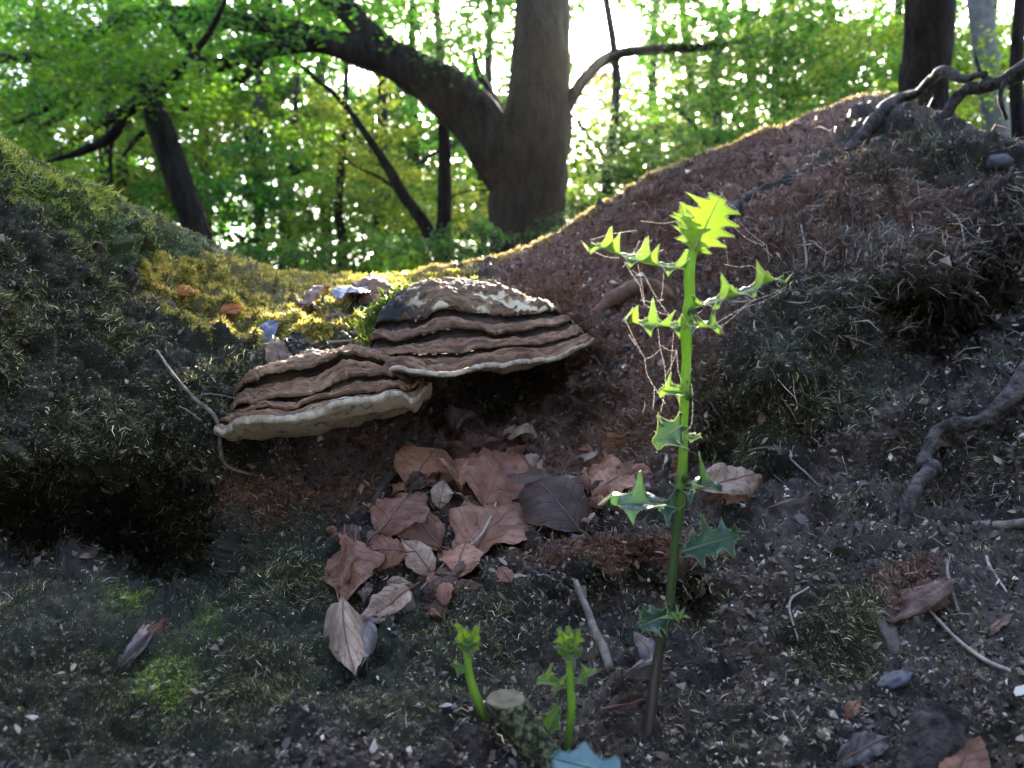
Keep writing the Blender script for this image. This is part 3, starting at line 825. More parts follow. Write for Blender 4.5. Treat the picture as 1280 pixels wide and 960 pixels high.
stick('exposed_root', [(1340, 40, .03), (1285, 78, .03), (1240, 104, .03), (1205, 128, .02), (1180, 158, .0), (1150, 195, -.015)], [0.017, 0.015, 0.013, 0.013, 0.014, 0.010],
      'thick dark root reaching out over the top right corner', 'root', M_twigd, n=60, sides=14, rough=0.6, freq=45,
      forks=[([(1240, 104, .03), (1225, 90, .03), (1218, 66, .03)], [0.007, 0.005, 0.002]), ([(1262, 92, .03), (1250, 120, .03), (1258, 150, .01)], [0.006, 0.005, 0.003])])
stick('exposed_root', [(1232, 92, .03), (1205, 88, .03), (1180, 92, .03), (1150, 112, .022), (1125, 134, .012), (1098, 158, .0), (1050, 190, -.002), (1000, 224, -.004), (950, 248, -.004), (900, 290, -.008), (862, 330, -.016)], [0.006, 0.009, 0.010, 0.010, 0.011, 0.014, 0.016, 0.015, 0.015, 0.012, 0.008],
      'grey barked root running diagonally down the ridge of the right bank', 'root', M_twigd, n=80, sides=14, rough=0.6, freq=45)
stick('twig', [(1150, 762, .004), (1200, 800, .008), (1245, 828, .008), (1300, 862, .006)], [0.0012, 0.0016, 0.0017, 0.0015],
      'long thin pale twig lying toward the lower right edge', 'twig', M_stickp, rough=0.1)
stick('stick', [(1215, 655, .003), (1250, 660, .005), (1300, 664, .005)], [0.004, 0.005, 0.005], 'short grey stick at the right edge below the crooked branch', 'stick', M_stick)
stick('twig', [(1230, 680, .004), (1245, 705, .006), (1256, 735, .004)], [0.0012, 0.0015, 0.001], 'short upright pale twig right of the reddish bark patch', 'twig', M_stickp)
stick('twig', [(1188, 722, .004), (1192, 742, .006), (1196, 765, .004)], [0.0014, 0.0017, 0.0012], 'tiny grey twig beside the reddish bark patch', 'twig', M_stick)
stick('twig', [(945, 560, .01), (980, 575, .01), (1010, 600, .008), (1025, 615, .005)], [0.0012, 0.0016, 0.0014, 0.001], 'thin bent twig below the mossy lump on the right bank', 'twig', M_stick)
stick('twig', [(1003, 750, .006), (996, 770, .01), (1000, 800, .004)], [0.0009, 0.0011, 0.0008], 'fine pale stalk left of the small mossy hummock', 'twig', M_stickp)
stick('twig', [(540, 738, .014), (565, 702, .018), (600, 665, .022), (632, 618, .03)], [0.0010, 0.0014, 0.0016, 0.0010], 'thin brown leaf stalk crossing the brown leaf litter', 'twig', M_stickp, rough=0.05)
stick('root_spur', [(470, 650, .002), (488, 625, .01), (500, 600, .012), (520, 585, .0)], [0.003, 0.0045, 0.005, 0.004], 'dim curved root spur in the hollow under the brackets', 'root', M_twigd)
stick('exposed_root', [(740, 400, -.008), (775, 374, -.004), (815, 364, -.004), (860, 372, -.010)], [0.008, 0.014, 0.012, 0.005], 'smooth reddish root bulging out beside the upper bracket', 'root', mat_plain('red_root', (0.10, 0.055, 0.04), (0.22, 0.125, 0.09), 40, 0.85, 0.5, 120, dist=0.003), n=30, rough=0.35, sides=12)
for k, (pts, lab) in enumerate([
    ([(1005, 300, .012), (1016, 330, .02), (1008, 362, .01)], 'pale hanging rootlet under the diagonal grey root'),
    ([(1082, 330, .01), (1100, 370, .02), (1098, 410, .012)], 'pale hanging rootlet at the left lip of the dark right hollow'),
    ([(1180, 260, .012), (1196, 285, .022), (1204, 320, .014)], 'short pale rootlet high on the right bank'),
    ([(1225, 300, .01), (1238, 340, .02), (1232, 372, .012)], 'pale rootlet at the right lip of the dark right hollow'),
    ([(955, 395, .01), (948, 420, .014), (955, 442, .006)], 'pale rootlet just above the mossy lump'),
    ([(1070, 412, .01), (1045, 420, .014), (1040, 445, .006)], 'forked rootlet hanging over the mossy lump')]):
    stick('rootlet', pts, [0.0016, 0.0013, 0.0007], lab, 'root', M_stickp, n=14, sides=6, rough=0.15)

# cut stub of a sapling, with its pale sawn face
def stub(label, p0, p1, r, barkm, facem, seed, rim=0.86, face_depth=0.0, flatcut=None):
    ax = nrm(p1 - p0)
    V, Fs = tube([p0 - ax * 0.02, p0 + (p1 - p0) * .35, p0 + (p1 - p0) * .7, p1], [r * 1.12, r * 1.02, r, r * 0.96], 26, 30, 0.16, 110, seed, p0, caps=False, ridged=0.03)
    o = empty('cut_stub', p0, label, 'stump')
    if flatcut is not None:
        fn = nrm(np.asarray(flatcut, float)); c0 = V[-30:].mean(0)
        for kk in range(1, 5):
            rr_ = V[len(V) - 30 * kk:len(V) - 30 * (kk - 1)]
            rr_ -= ax * (((rr_ - rr_.mean(0)) @ fn) / (ax @ fn))[:, None] * (1 - 0.22 * (kk - 1))
    link('bark', mesh_np('bark', V, Fs), barkm, o)
    ring = V[-30:]
    c = ring.mean(0)
    rings = [c + (ring - c) * k + ax * z for k, z in ((1.0, 0.0), (0.93, 0.0012 - face_depth * .2), (rim, 0.0006 - face_depth), (0.5, 0.001 - face_depth), (0.15, 0.0007 - face_depth))]
    VV = np.vstack(rings + [c[None] + ax * (0.0008 - face_depth)])
    ff = []
    for k in range(len(rings) - 1):
        for j in range(30):
            ff.append((k * 30 + j, k * 30 + (j + 1) % 30, (k + 1) * 30 + (j + 1) % 30, (k + 1) * 30 + j))
    k = len(rings) - 1
    for j in range(30): ff.append((k * 30 + j, k * 30 + (j + 1) % 30, len(VV) - 1))
    link('cut_face', mesh_np('cut_face', VV, ff), facem, o)
    return o
M_stubbark = mat_plain('stub_bark', (0.018, 0.020, 0.010), (0.15, 0.15, 0.075), 190, 0.85, 1.0, 260, dist=0.006, contrast=(0.45, 0.58))
M_stubface = mat_plain('sawn_wood', (0.09, 0.08, 0.05), (0.18, 0.16, 0.105), 90, 0.8, 0.3, 500, dist=0.0008)
b0, _ = surf(712, 966, -0.012)
stub('mossy green sapling stub with a pale cut top at the bottom centre', b0, P(632, 874, b0[1] + 0.02), 0.0125, M_stubbark, M_stubface, 4, flatcut=(-0.15, -0.1, 1))
b0, _ = surf(1150, 960, -0.01)
stub('dark broken root stub with a hollow top at the lower right', b0, P(1180, 888, b0[1] + 0.02), 0.017, M_twigd, mat_plain('hollow_wood', (0.05, 0.035, 0.03), (0.30, 0.21, 0.17), 60, 0.9, 0.6, 200), 9, 0.8, 0.010)

# lumps: bark slab, stone, husks
def lump_obj(name, c, rad, label, cat, mat, seed, rough=0.25, freq=2.5, axes=None, group=None, nu=28, nv=16):
    u = np.linspace(0, 2 * np.pi, nu, endpoint=False); v = np.linspace(0, np.pi, nv)
    U, Vv = np.meshgrid(u, v)
    S = np.stack([np.cos(U) * np.sin(Vv), np.sin(U) * np.sin(Vv), np.cos(Vv)], -1)
    k = 1 + rough * fbm(S * freq + seed, 3, seed)
    V = (S * k[..., None] * np.asarray(rad)).reshape(-1, 3)
    if axes is not None: V = V @ np.asarray(axes)
    ii = np.arange(nu * nv).reshape(nv, nu)
    Fq = np.stack([ii[:-1], np.roll(ii[:-1], -1, 1), np.roll(ii[1:], -1, 1), ii[1:]], -1).reshape(-1, 4)[:, ::-1]
    o = link(name, mesh_np(name, V, Fq), mat)
    o.location = tuple(c)
    return tag(o, label, cat, group)
def frame_of(nn_, d=(1, 0, 0)):
    nn_ = nrm(np.asarray(nn_)); x = nrm(np.cross(np.cross(nn_, d), nn_)); y = np.cross(nn_, x)
    return np.stack([x, y, nn_])
M_husk = mat_plain('husk_brown', (0.05, 0.032, 0.025), (0.16, 0.095, 0.072), 120, 0.9, 1.0, 350, dist=0.003)
for (x, y, r, lab) in ((556, 742, 0.016, 'dark brown rounded husk below the brown leaf litter'), (548, 762, 0.0115, 'small reddish brown husk below the darker husk'), (583, 746, 0.010, 'small brown crumbly husk right of the dark husk')):
    p, nn_ = surf(x, y, 0.003)
    lump_obj('seed_husk', p, (r * 1.25, r, r * 0.8), lab, 'husk', M_husk, x, 0.5, 4.0, frame_of(nn_))
p, nn_ = surf(1248, 205, 0.0)
lump_obj('stone', p, (0.022, 0.016, 0.014), 'smooth blue grey stone near the top right edge', 'stone', mat_plain('blue_stone', (0.05, 0.05, 0.07), (0.13, 0.13, 0.17), 30, 0.5, 0.2, 90), 5, 0.25, 1.5)
p, nn_ = surf(1145, 752, -0.004)
lump_obj('bark_slab', p, (0.045, 0.030, 0.010), 'reddish brown flat bark slab on the lower right slope', 'bark', mat_plain('red_bark', (0.07, 0.042, 0.036), (0.20, 0.125, 0.105), 60, 0.85, 1.0, 120, dist=0.005), 8, 0.45, 2.5, frame_of(nn_, (1, 0.3, 0)))
p, nn_ = surf(1112, 800, 0.0)
lump_obj('bark_slab', p, (0.012, 0.030, 0.008), 'upright brown bark strip beside the small mossy hummock', 'bark', mat_plain('brown_bark', (0.06, 0.045, 0.038), (0.15, 0.115, 0.10), 50, 0.75, 0.6, 150, dist=0.003), 3, 0.35, 2.0, frame_of(nn_, (1, 0, 0)))
p, nn_ = surf(1118, 855, 0.0)
lump_obj('bark_slab', p, (0.017, 0.012, 0.006), 'bluish wet bark scrap beneath the upright bark strip', 'bark', mat_plain('blue_bark', (0.04, 0.04, 0.055), (0.10, 0.10, 0.14), 70, 0.45, 0.6, 200, dist=0.002), 6, 0.5, 2.0, frame_of(nn_, (1, .4, 0)))

# ------------------------------------------------------------------ fallen leaves
def leaf_grid(outline, nu=22, nv=9):
    """outline(u)->half width (fraction of the length); grid in leaf space x along, y across"""
    u = np.linspace(0, 1, nu); v = np.linspace(-1, 1, nv)
    W = np.array([outline(t) for t in u])
    return u, v, W
def beech_w(t): return 0.36 * (math.sin(math.pi * t ** 0.8) ** 0.9 * (1 - 0.35 * t ** 3) if 0 < t < 1 else 0.0) + 0.003
def lobed_w(t):
    return 0.02 + 0.46 * (math.sin(math.pi * t ** 0.75) ** 0.8 if 0 < t < 1 else 0) * (0.62 + 0.38 * abs(math.cos(3.3 * math.pi * t)))

def dead_leaf(x0, y0, x1, y1, label, mat, roll=0.0, arch=0.12, fold=0.15, curl=0.2, lift0=0.006, lift1=0.010, width=1.0, lobed=False, group=None, stalk=True, face=0.45, seed=None, name='fallen_leaf', twist=0.0):
    seed = seed if seed is not None else int(x0 * 7 + y0)
    a, na = surf(x0, y0, lift0); b, nb = surf(x1, y1, lift1)
    X = b - a; L = np.linalg.norm(X); X = X / L
    toC = nrm(np.array([0, 0, CZ]) - (a + b) / 2)
    Nn = nrm(nrm(na + nb) * (1 - face) + toC * face + np.array([0, 0, 0.15]))
    Nn = nrm(Nn - X * (Nn @ X)); Yv = np.cross(Nn, X)
    cr_, sr_ = math.cos(roll), math.sin(roll)
    Nn, Yv = Nn * cr_ + Yv * sr_, Yv * cr_ - Nn * sr_
    u, v, W = leaf_grid(lobed_w if lobed else beech_w, 26, 11)
    U, Vv = np.meshgrid(u, v, indexing='ij')
    w_ = W[:, None] * width * 0.88 * (1 + 0.22 * fbm(np.stack([U * 7, Vv * 0 + np.sign(Vv), U * 0 + seed * .37], -1), 2, seed))
    y = Vv * w_
    vein = 0.016 * np.sin((U - np.abs(Vv) * 0.16) * 2 * np.pi * 8) * np.abs(Vv) * (np.sin(np.pi * U))
    z = arch * np.sin(np.pi * U) + fold * np.abs(y) - curl * (np.abs(Vv) ** 3) * w_ * np.sin(np.pi * U) + vein
    z = z + 0.05 * fbm(np.stack([U * 6, Vv * 2.6, U * 0 + seed * 2.3], -1), 2, seed + 9) * np.clip(w_ * 4, 0, 1) + 0.12 * fbm(np.stack([U * 2.4, Vv * 1.1, U * 0 + seed * 1.7], -1), 2, seed + 3)
    if twist:
        ang = twist * (U - 0.4)
        y, z = y * np.cos(ang) - z * np.sin(ang), y * np.sin(ang) + z * np.cos(ang)
    Vt = (X * U[..., None] + Yv * y[..., None] + Nn * z[..., None]) * L
    nu, nv = U.shape
    ii = np.arange(nu * nv).reshape(nu, nv)
    Fq = np.stack([ii[:-1, :-1], ii[1:, :-1], ii[1:, 1:], ii[:-1, 1:]], -1).reshape(-1, 4)
    lc = np.stack([U, (Vv + 1) / 2, U * 0 + 0.5], -1).reshape(-1, 3)
    o = link(name, mesh_np(name, Vt.reshape(-1, 3), Fq, lc), mat)
    o.location = tuple(a)
    tag(o, label, 'leaf', group)
    mid_ = Vt[:, nv // 2] + Nn * 0.0004
    V, Fm = tube(mid_, [0.0009, 0.0007, 0.0003], 14, 5)
    link('midrib', mesh_np('midrib', V, Fm), M_rib, o)
    if stalk:
        V, Fm = tube([mid_[0], mid_[0] - X * L * 0.10 + Nn * L * 0.02, mid_[0] - X * L * 0.2], [0.0009, 0.0007, 0.0008], 8, 5)
        link('stalk', mesh_np('stalk', V, Fm), M_rib, o)
    return o
M_rib = mat_plain('leaf_rib', (0.14, 0.07, 0.05), (0.22, 0.12, 0.09), 60, 0.7, 0)
def mat_dead(name, a, b): return mat_leaf(name, a, b, tuple(x * 0.55 for x in a), tuple(x * 0.9 for x in b), 0.12, 0.55, 0.4, 8, 0.20, 0.55, 40, 0.7, 0.7)
DL = [mat_dead('dead_leaf_copper', (0.17, 0.070, 0.040), (0.42, 0.20, 0.125)),
      mat_dead('dead_leaf_russet', (0.12, 0.045, 0.025), (0.29, 0.12, 0.068)),
      mat_dead('dead_leaf_umber', (0.05, 0.026, 0.019), (0.12, 0.064, 0.047)),
      mat_dead('dead_leaf_buff', (0.20, 0.125, 0.09), (0.42, 0.30, 0.225)),
      mat_dead('dead_leaf_grey', (0.10, 0.085, 0.085), (0.22, 0.19, 0.195))]
# the leaves one can pick out, base px -> tip px
for a in [
    (592, 692, 662, 640, 'large lobed copper leaf lying in the middle of the litter', DL[0], dict(lobed=True, width=1.0, arch=.05, curl=.1, face=.55, lift0=.016, lift1=.02)),
    (566, 732, 598, 672, 'copper leaf under the lower left of the large lobed leaf', DL[0], dict(width=.95, face=.6, lift0=.012, lift1=.016)),
    (535, 690, 455, 660, 'arched russet leaf at the left end of the litter', DL[1], dict(arch=.2, curl=.5, lift0=.02, lift1=.012, width=.9)),
    (490, 690, 540, 650, 'russet leaf behind the arched leaf in the litter', DL[1], dict(width=1.1, lift0=.015, lift1=.03)),
    (548, 722, 498, 700, 'buff curled beech leaf in front of the litter', DL[3], dict(width=1.0, fold=.35, face=.6, lift0=.012, lift1=.018)),
    (520, 700, 450, 725, 'russet leaf with pale ripples left of the buff curled leaf', DL[1], dict(width=1.1, arch=.2, lift0=.02, lift1=.012)),
    (440, 695, 414, 768, 'long brown leaf edge standing upright at the left of the litter', DL[0], dict(width=.55, roll=.7, face=.7, lift0=.022, lift1=.018)),
    (470, 705, 446, 772, 'broad copper leaf hanging below the left of the litter', DL[0], dict(width=1.1, face=.75, lift0=.018, lift1=.014, arch=.06)),
    (508, 750, 456, 792, 'pale buff leaf folded at the lower end of the litter', DL[3], dict(width=.75, fold=.4, face=.6, lift0=.018, lift1=.012)),
    (410, 775, 452, 868, 'long buff curled leaf hanging lowest on the left slope', DL[3], dict(width=.48, curl=.9, fold=-.3, face=.75, lift0=.016, lift1=.010, twist=.9)),
    (452, 790, 446, 862, 'grey furled leaf beside the lowest buff leaf', DL[4], dict(width=.5, curl=1.2, face=.6, lift0=.02, lift1=.012)),
    (720, 668, 655, 640, 'dark pleated umber leaf right of the large lobed leaf', DL[2], dict(width=1.05, arch=.25, curl=.4, face=.6, lift0=.012, lift1=.03)),
    (594, 650, 612, 612, 'small upright russet leaf above the large lobed leaf', DL[1], dict(width=.9, face=.8, lift0=.02, lift1=.045)),
    (520, 622, 534, 596, 'small copper leaf tip standing at the back of the litter', DL[0], dict(width=1.2, face=.8, lift0=.012, lift1=.03)),
    (572, 640, 545, 608, 'folded copper leaf at the back of the litter', DL[0], dict(width=.7, fold=.8, face=.7, lift0=.012, lift1=.028)),
    (600, 640, 562, 606, 'narrow russet leaf beside the folded copper leaf', DL[1], dict(width=.5, fold=.8, face=.7, lift0=.014, lift1=.02)),
    (640, 640, 655, 606, 'upright brown leaf in the dim back of the litter', DL[2], dict(width=1.1, face=.8, lift0=.012, lift1=.03)),
    (622, 600, 585, 590, 'broad dark leaf deep in the hollow', DL[2], dict(width=1.3, face=.8, lift0=.01, lift1=.02)),
    (856, 650, 918, 636, 'large pink buff leaf behind the tall holly stem', DL[3], dict(width=.6, arch=.15, face=.7, lift0=.03, lift1=.04, curl=.5)),
    (770, 622, 740, 600, 'rust brown curled leaf left of the lower holly leaves', DL[1], dict(width=1.1, face=.6, lift0=.012, lift1=.02)),
    (745, 640, 778, 615, 'pale brown leaf below the rust curled leaf', DL[0], dict(width=.8, face=.5, lift0=.012, lift1=.02)),
    (808, 860, 776, 812, 'grey violet spotted leaf folded beside the straight stick', DL[4], dict(width=.6, face=.6, lift0=.014, lift1=.02, fold=.5)),
    (826, 838, 762, 862, 'grey pink leaf flap under the grey violet spotted leaf', DL[4], dict(width=.4, face=.6, lift0=.010, lift1=.012)),
    (752, 892, 800, 878, 'brown leaf tucked at the foot of the tall holly stem', DL[2], dict(width=.6, lift0=.008, lift1=.012)),
    (640, 748, 618, 732, 'small pink brown leaf scrap below the large lobed leaf', DL[0], dict(width=.9, lift0=.004, lift1=.008, stalk=False)),
    (1060, 905, 1092, 900, 'brown curled leaf below the bluish bark scrap', DL[0], dict(width=.9, arch=.3, lift0=.004, lift1=.012)),
    (1040, 950, 1118, 928, 'pale grey leaf at the bottom right', DL[4], dict(width=.5, lift0=.004, lift1=.008)),
    (1190, 985, 1228, 930, 'pink brown leaf tip at the bottom right edge', DL[0], dict(width=.8, lift0=.004, lift1=.010, face=.7)),
    (960, 650, 1012, 640, 'flat grey brown leaf scrap at the lip below the right bank', DL[4], dict(width=.25, lift0=.004, lift1=.006, stalk=False)),
    (1240, 785, 1268, 768, 'small tan wood leaf scrap at the right edge', DL[3], dict(width=.5, lift0=.004, lift1=.006, stalk=False)),
    (324, 420, 356, 410, 'blue grey wet leaf on the sunny shelf', mat_plain('wet_blue_leaf', (0.10, 0.11, 0.18), (0.22, 0.24, 0.36), 60, 0.3, 0.3, 200), dict(width=.8, lift0=.010, lift1=.012)),
    (430, 392, 452, 376, 'second blue grey wet leaf higher on the sunny shelf', mat_plain('wet_slate_leaf', (0.09, 0.10, 0.16), (0.24, 0.25, 0.36), 60, 0.3, 0.3, 200), dict(width=.8, lift0=.010, lift1=.016)),
    (228, 382, 246, 378, 'glowing orange leaf on the sunny shelf', mat_plain('orange_leaf', (0.50, 0.12, 0.01), (0.70, 0.22, 0.02), 60, 0.4, 0.1, trans=(0.9, 0.25, 0.02), tw=0.5), dict(width=1.0, lift0=.014, lift1=.02, face=.3)),
    (280, 406, 296, 398, 'small orange brown leaf on the sunny shelf', mat_plain('rust_leaf', (0.35, 0.11, 0.03), (0.50, 0.18, 0.05), 60, 0.5, 0.1, trans=(0.7, 0.22, 0.05), tw=0.4), dict(width=.9, lift0=.012, lift1=.014)),
    (186, 372, 240, 392, 'pale dry leaf sliver beside the glowing orange leaf', DL[3], dict(width=.3, lift0=.012, lift1=.014)),
    (345, 470, 352, 445, 'pale pink leaf scrap behind the lower bracket', DL[3], dict(width=.9, lift0=.008, lift1=.016, stalk=False)),
    (395, 395, 422, 372, 'curled brown leaf on the sunny shelf left of the upper bracket', DL[1], dict(width=.6, lift0=.012, lift1=.02)),
    (405, 410, 430, 398, 'dark leaf beneath the curled brown shelf leaf', DL[2], dict(width=.6, lift0=.008, lift1=.012)),
    (458, 384, 470, 362, 'upright brown leaf on the shelf near the crest', DL[0], dict(width=.6, lift0=.01, lift1=.03, face=.6)),
    (160, 820, 200, 800, 'small brown leaf scrap on the lower left moss', DL[0], dict(width=.45, lift0=.006, lift1=.008, stalk=False)),
    (140, 840, 180, 806, 'grey leaf sliver on the lower left moss', DL[4], dict(width=.3, lift0=.006, lift1=.010, stalk=False)),
]:
    dead_leaf(*a[:6], **a[6])
# the rest of the litter heap
nl = 0
while nl < 110:
    if nl < 84:
        x = rng.normal(665, 95); y = rng.normal(600, 34)
        if y < 548 or y > 672: continue
    else:
        x = rng.normal(490, 45); y = rng.normal(712, 36)
        if y > 780 or x < 420: continue
    an = rng.uniform(0, 2 * np.pi); L = rng.uniform(18, 42)
    dead_leaf(x, y, x + L * math.cos(an), y + L * 0.55 * math.sin(an), 'small brown dead leaf in the litter heap of the hollow', DL[rng.choice([0, 1, 2, 3], p=[.25, .38, .27, .1])],
              roll=rng.normal(0, .5), arch=rng.uniform(.05, .25), fold=rng.uniform(-.1, .6), curl=rng.uniform(.1, .9), lift0=rng.uniform(.002, .014), lift1=rng.uniform(.004, .022),
              width=rng.uniform(.7, 1.15), group='small dead leaves in the litter heap', stalk=False, face=rng.uniform(.2, .7), seed=nl + 400, twist=rng.normal(0, .5))
    nl += 1

# ------------------------------------------------------------------ holly
def mat_holly(name, dark, light, trans, tw, rough=0.28):
    return mat_leaf(name, dark, light, tuple(min(1, q * 1.5) for q in light), trans, tw, rough, 0.55, 7, 0.35, 0.5, 35, 0.0, 0.35)
H_young = mat_holly('holly_young', (0.10, 0.20, 0.02), (0.20, 0.32, 0.04), (0.36, 0.60, 0.035), 0.5, 0.35)
H_mid = mat_holly('holly_mid', (0.035, 0.10, 0.02), (0.09, 0.19, 0.04), (0.28, 0.50, 0.05), 0.42, 0.3)
H_old = mat_holly('holly_old', (0.012, 0.045, 0.028), (0.04, 0.10, 0.06), (0.10, 0.22, 0.06), 0.2, 0.22)
H_edge = mat_plain('holly_edge_backlit', (0.55, 0.60, 0.30), (0.75, 0.78, 0.48), 30, 0.5, 0, trans=(0.8, 0.85, 0.5), tw=0.5)  # pale edge colour paints the backlit rim of the leaves
H_edged = mat_plain('holly_edge_dull', (0.20, 0.28, 0.16), (0.34, 0.42, 0.26), 30, 0.5, 0, trans=(0.4, 0.5, 0.2), tw=0.4)  # weaker painted rim for lower leaves and shoots

def holly_leaf(parent, origin, a, b, up, wid, mat, edge, spines=5, wav=0.5, fold=0.5, bend=0.0, seed=0, broad=False):
    """a->b midrib, up: leaf normal; spiny margin whose points swing up and down"""
    a = np.asarray(a); b = np.asarray(b)
    X = b - a; L = np.linalg.norm(X); X = X / L
    N = nrm(np.asarray(up, float) - X * (np.asarray(up, float) @ X)); Yv = np.cross(N, X)
    K = 8                                   # samples between two spines
    nu = spines * K + 1
    u = np.linspace(0, 1, nu)
    env = (np.sin(np.pi * np.clip(u * 0.94 + 0.06, 0, 1)) ** (0.5 if broad else 0.7))
    ph = u * spines
    r = np.random.default_rng(seed + 5)
    V = []
    nv = 5
    rows = []
    for sgn in (-1, 1):
        off = 0.5 + (0.12 if sgn > 0 else -0.05)
        f = np.abs(((ph + off) % 1.0) - 0.5) * 2           # 0 at spine, 1 in the bay
        spine = (1 - f) ** 3.0
        w_ = wid * env * (0.55 + 0.20 * (1 - f)) + wid * 0.62 * spine * np.clip(env * 1.6, 0, 1)
        sw = np.where((np.floor(ph + off) % 2) == 0, 1.0, -0.55) * (1 - f) ** 1.9
        rows.append((sgn, w_, sw))
    G = np.zeros((nu, 2 * nv + 1, 3))
    for i in range(nu):
        zc = bend * math.sin(math.pi * u[i]) - bend * 0.4 * u[i]
        G[i, nv] = (u[i] * L, 0, zc * L)
        for sgn, w_, sw in rows:
            for k in range(1, nv + 1):
                t = k / nv
                y = sgn * w_[i] * t
                z = zc * L + fold * abs(y) * (1 - 0.45 * t) + wav * wid * sw[i] * t ** 2.2
                G[i, nv + sgn * k] = (u[i] * L + 0.10 * abs(y) * t, y * (1 - 0.2 * fold * t), z)
    W = a + G[..., :1] * X + G[..., 1:2] * Yv + G[..., 2:] * N - np.asarray(origin)
    # terminal spine
    n_, m_ = W.shape[:2]
    ii = np.arange(n_ * m_).reshape(n_, m_)
    Fq = np.stack([ii[:-1, :-1], ii[1:, :-1], ii[1:, 1:], ii[:-1, 1:]], -1).reshape(-1, 4)
    lc = np.stack(np.broadcast_arrays(u[:, None], np.linspace(0, 1, m_)[None], 0.5), -1).reshape(-1, 3)
    lf = link('leaf', mesh_np('leaf', W.reshape(-1, 3), Fq, lc), mat, parent)
    tipv = W[-1, nv] + X * L * 0.10
    margin = np.vstack([W[:, 0], tipv[None], W[::-1, -1]])
    V, Fm = tube(margin, [0.00042] * 2, len(margin), 4)
    link('margin', mesh_np('margin', V, Fm), edge, lf)  # pale tube added as the backlit rim of the blade
    mids = W[:, nv] + N * 0.0003
    V, Fm = tube(mids, [0.0010, 0.0006, 0.0003], 16, 5)
    link('midrib', mesh_np('midrib', V, Fm), edge, lf)
    # needle points on the margin
    pr = []
    for sgn, w_, sw in rows:
        e = W[:, 0] if sgn < 0 else W[:, -1]
        off = 0.5 + (0.12 if sgn > 0 else -0.05)
        for j in range(spines):
            us = (j + 0.5 - off + 0.5) / spines
            if 0.02 < us < 0.98:
                i = int(round(us * (nu - 1)))
                dirn = nrm(nrm(e[i] - W[i, nv]) + 0.35 * X)
                pr.append(tube([e[i] - dirn * 0.001, e[i] + dirn * 0.0028], [0.0006, 0.0001], 3, 4))
    if pr:
        V, Fm = join(pr)
        link('spines', mesh_np('spines', V, Fm), edge, lf)
    return lf

HB, _ = surf(806, 912, -0.004)
HY = float(HB[1])
def H(px, py, dy=0.0): return P(px, py, HY + 0.012 + dy)
holly = empty('holly_sapling', HB, 'tall bright green holly sapling draped with spider silk', 'plant')
def mat_stem(name, zlo, zhi, lo, hi, trans):
    m, n, b = new_mat(name)
    L = n.links
    tc = n.nodes.new('ShaderNodeTexCoord'); sp = n.nodes.new('ShaderNodeSeparateXYZ')
    L.new(tc.outputs['Object'], sp.inputs[0])
    no = n.nodes.new('ShaderNodeTexNoise'); no.inputs['Scale'].default_value = 60; no.inputs['Detail'].default_value = 5
    L.new(tc.outputs['Object'], no.inputs['Vector'])
    ad = n.nodes.new('ShaderNodeMath'); ad.operation = 'MULTIPLY_ADD'; ad.inputs[1].default_value = (zhi - zlo) * 0.35
    L.new(no.outputs['Fac'], ad.inputs[0]); L.new(sp.outputs['Z'], ad.inputs[2])
    mr = n.nodes.new('ShaderNodeMapRange'); mr.inputs['From Min'].default_value = zlo + (zhi - zlo) * .17; mr.inputs['From Max'].default_value = zhi + (zhi - zlo) * .17
    L.new(ad.outputs[0], mr.inputs['Value'])
    cr_ = n.nodes.new('ShaderNodeValToRGB')
    cr_.color_ramp.elements[0].color = (*lo, 1); cr_.color_ramp.elements[1].color = (*hi, 1)
    mid_ = cr_.color_ramp.elements.new(0.5); mid_.color = (0.05, 0.10, 0.02, 1)
    L.new(mr.outputs[0], cr_.inputs[0]); L.new(cr_.outputs[0], b.inputs['Base Color'])
    b.inputs['Roughness'].default_value = 0.45
    b.inputs['Subsurface Weight'].default_value = 0.0
    t = n.nodes.new('ShaderNodeBsdfTranslucent'); t.inputs['Color'].default_value = (*trans, 1)
    mx = n.nodes.new('ShaderNodeMixShader')
    ml = n.nodes.new('ShaderNodeMath'); ml.operation = 'MULTIPLY'; ml.inputs[1].default_value = 0.26
    ml.use_clamp = True
    L.new(mr.outputs[0], ml.inputs[0]); L.new(ml.outputs[0], mx.inputs[0])
    L.new(b.outputs[0], mx.inputs[1]); L.new(t.outputs[0], mx.inputs[2])
    L.new(mx.outputs[0], n.nodes['Material Output'].inputs['Surface'])
    return m
stem_pts = np.array([HB - [0, 0, .004], H(821, 830), H(835, 765), H(838, 740), H(848, 650), H(851, 612), H(854, 560), H(855, 500), H(858, 450), H(858, 404), H(862, 372), H(862, 335), H(872, 300)])
V, Fk = tube(stem_pts, [0.0046, 0.0037, 0.0040, 0.0034, 0.0034, 0.0040, 0.0034, 0.0039, 0.0036, 0.0044, 0.0038, 0.0040, 0.0030], 90, 16, 0.14, 90, 2, HB, ridged=0.035)
link('stem', mesh_np('stem', V, Fk), mat_stem('holly_stem', 0.05, 0.27, (0.045, 0.032, 0.024), (0.24, 0.40, 0.04), (0.45, 0.75, 0.05)), holly)
cam_dir = np.array([0, -1, 0.0])
def HL(a, b, up, wid, mat, edge, **k):
    A = H(*a); Bq = H(*b)
    holly_leaf(holly, HB, A, Bq, up, wid, mat, edge, **k)
    return A
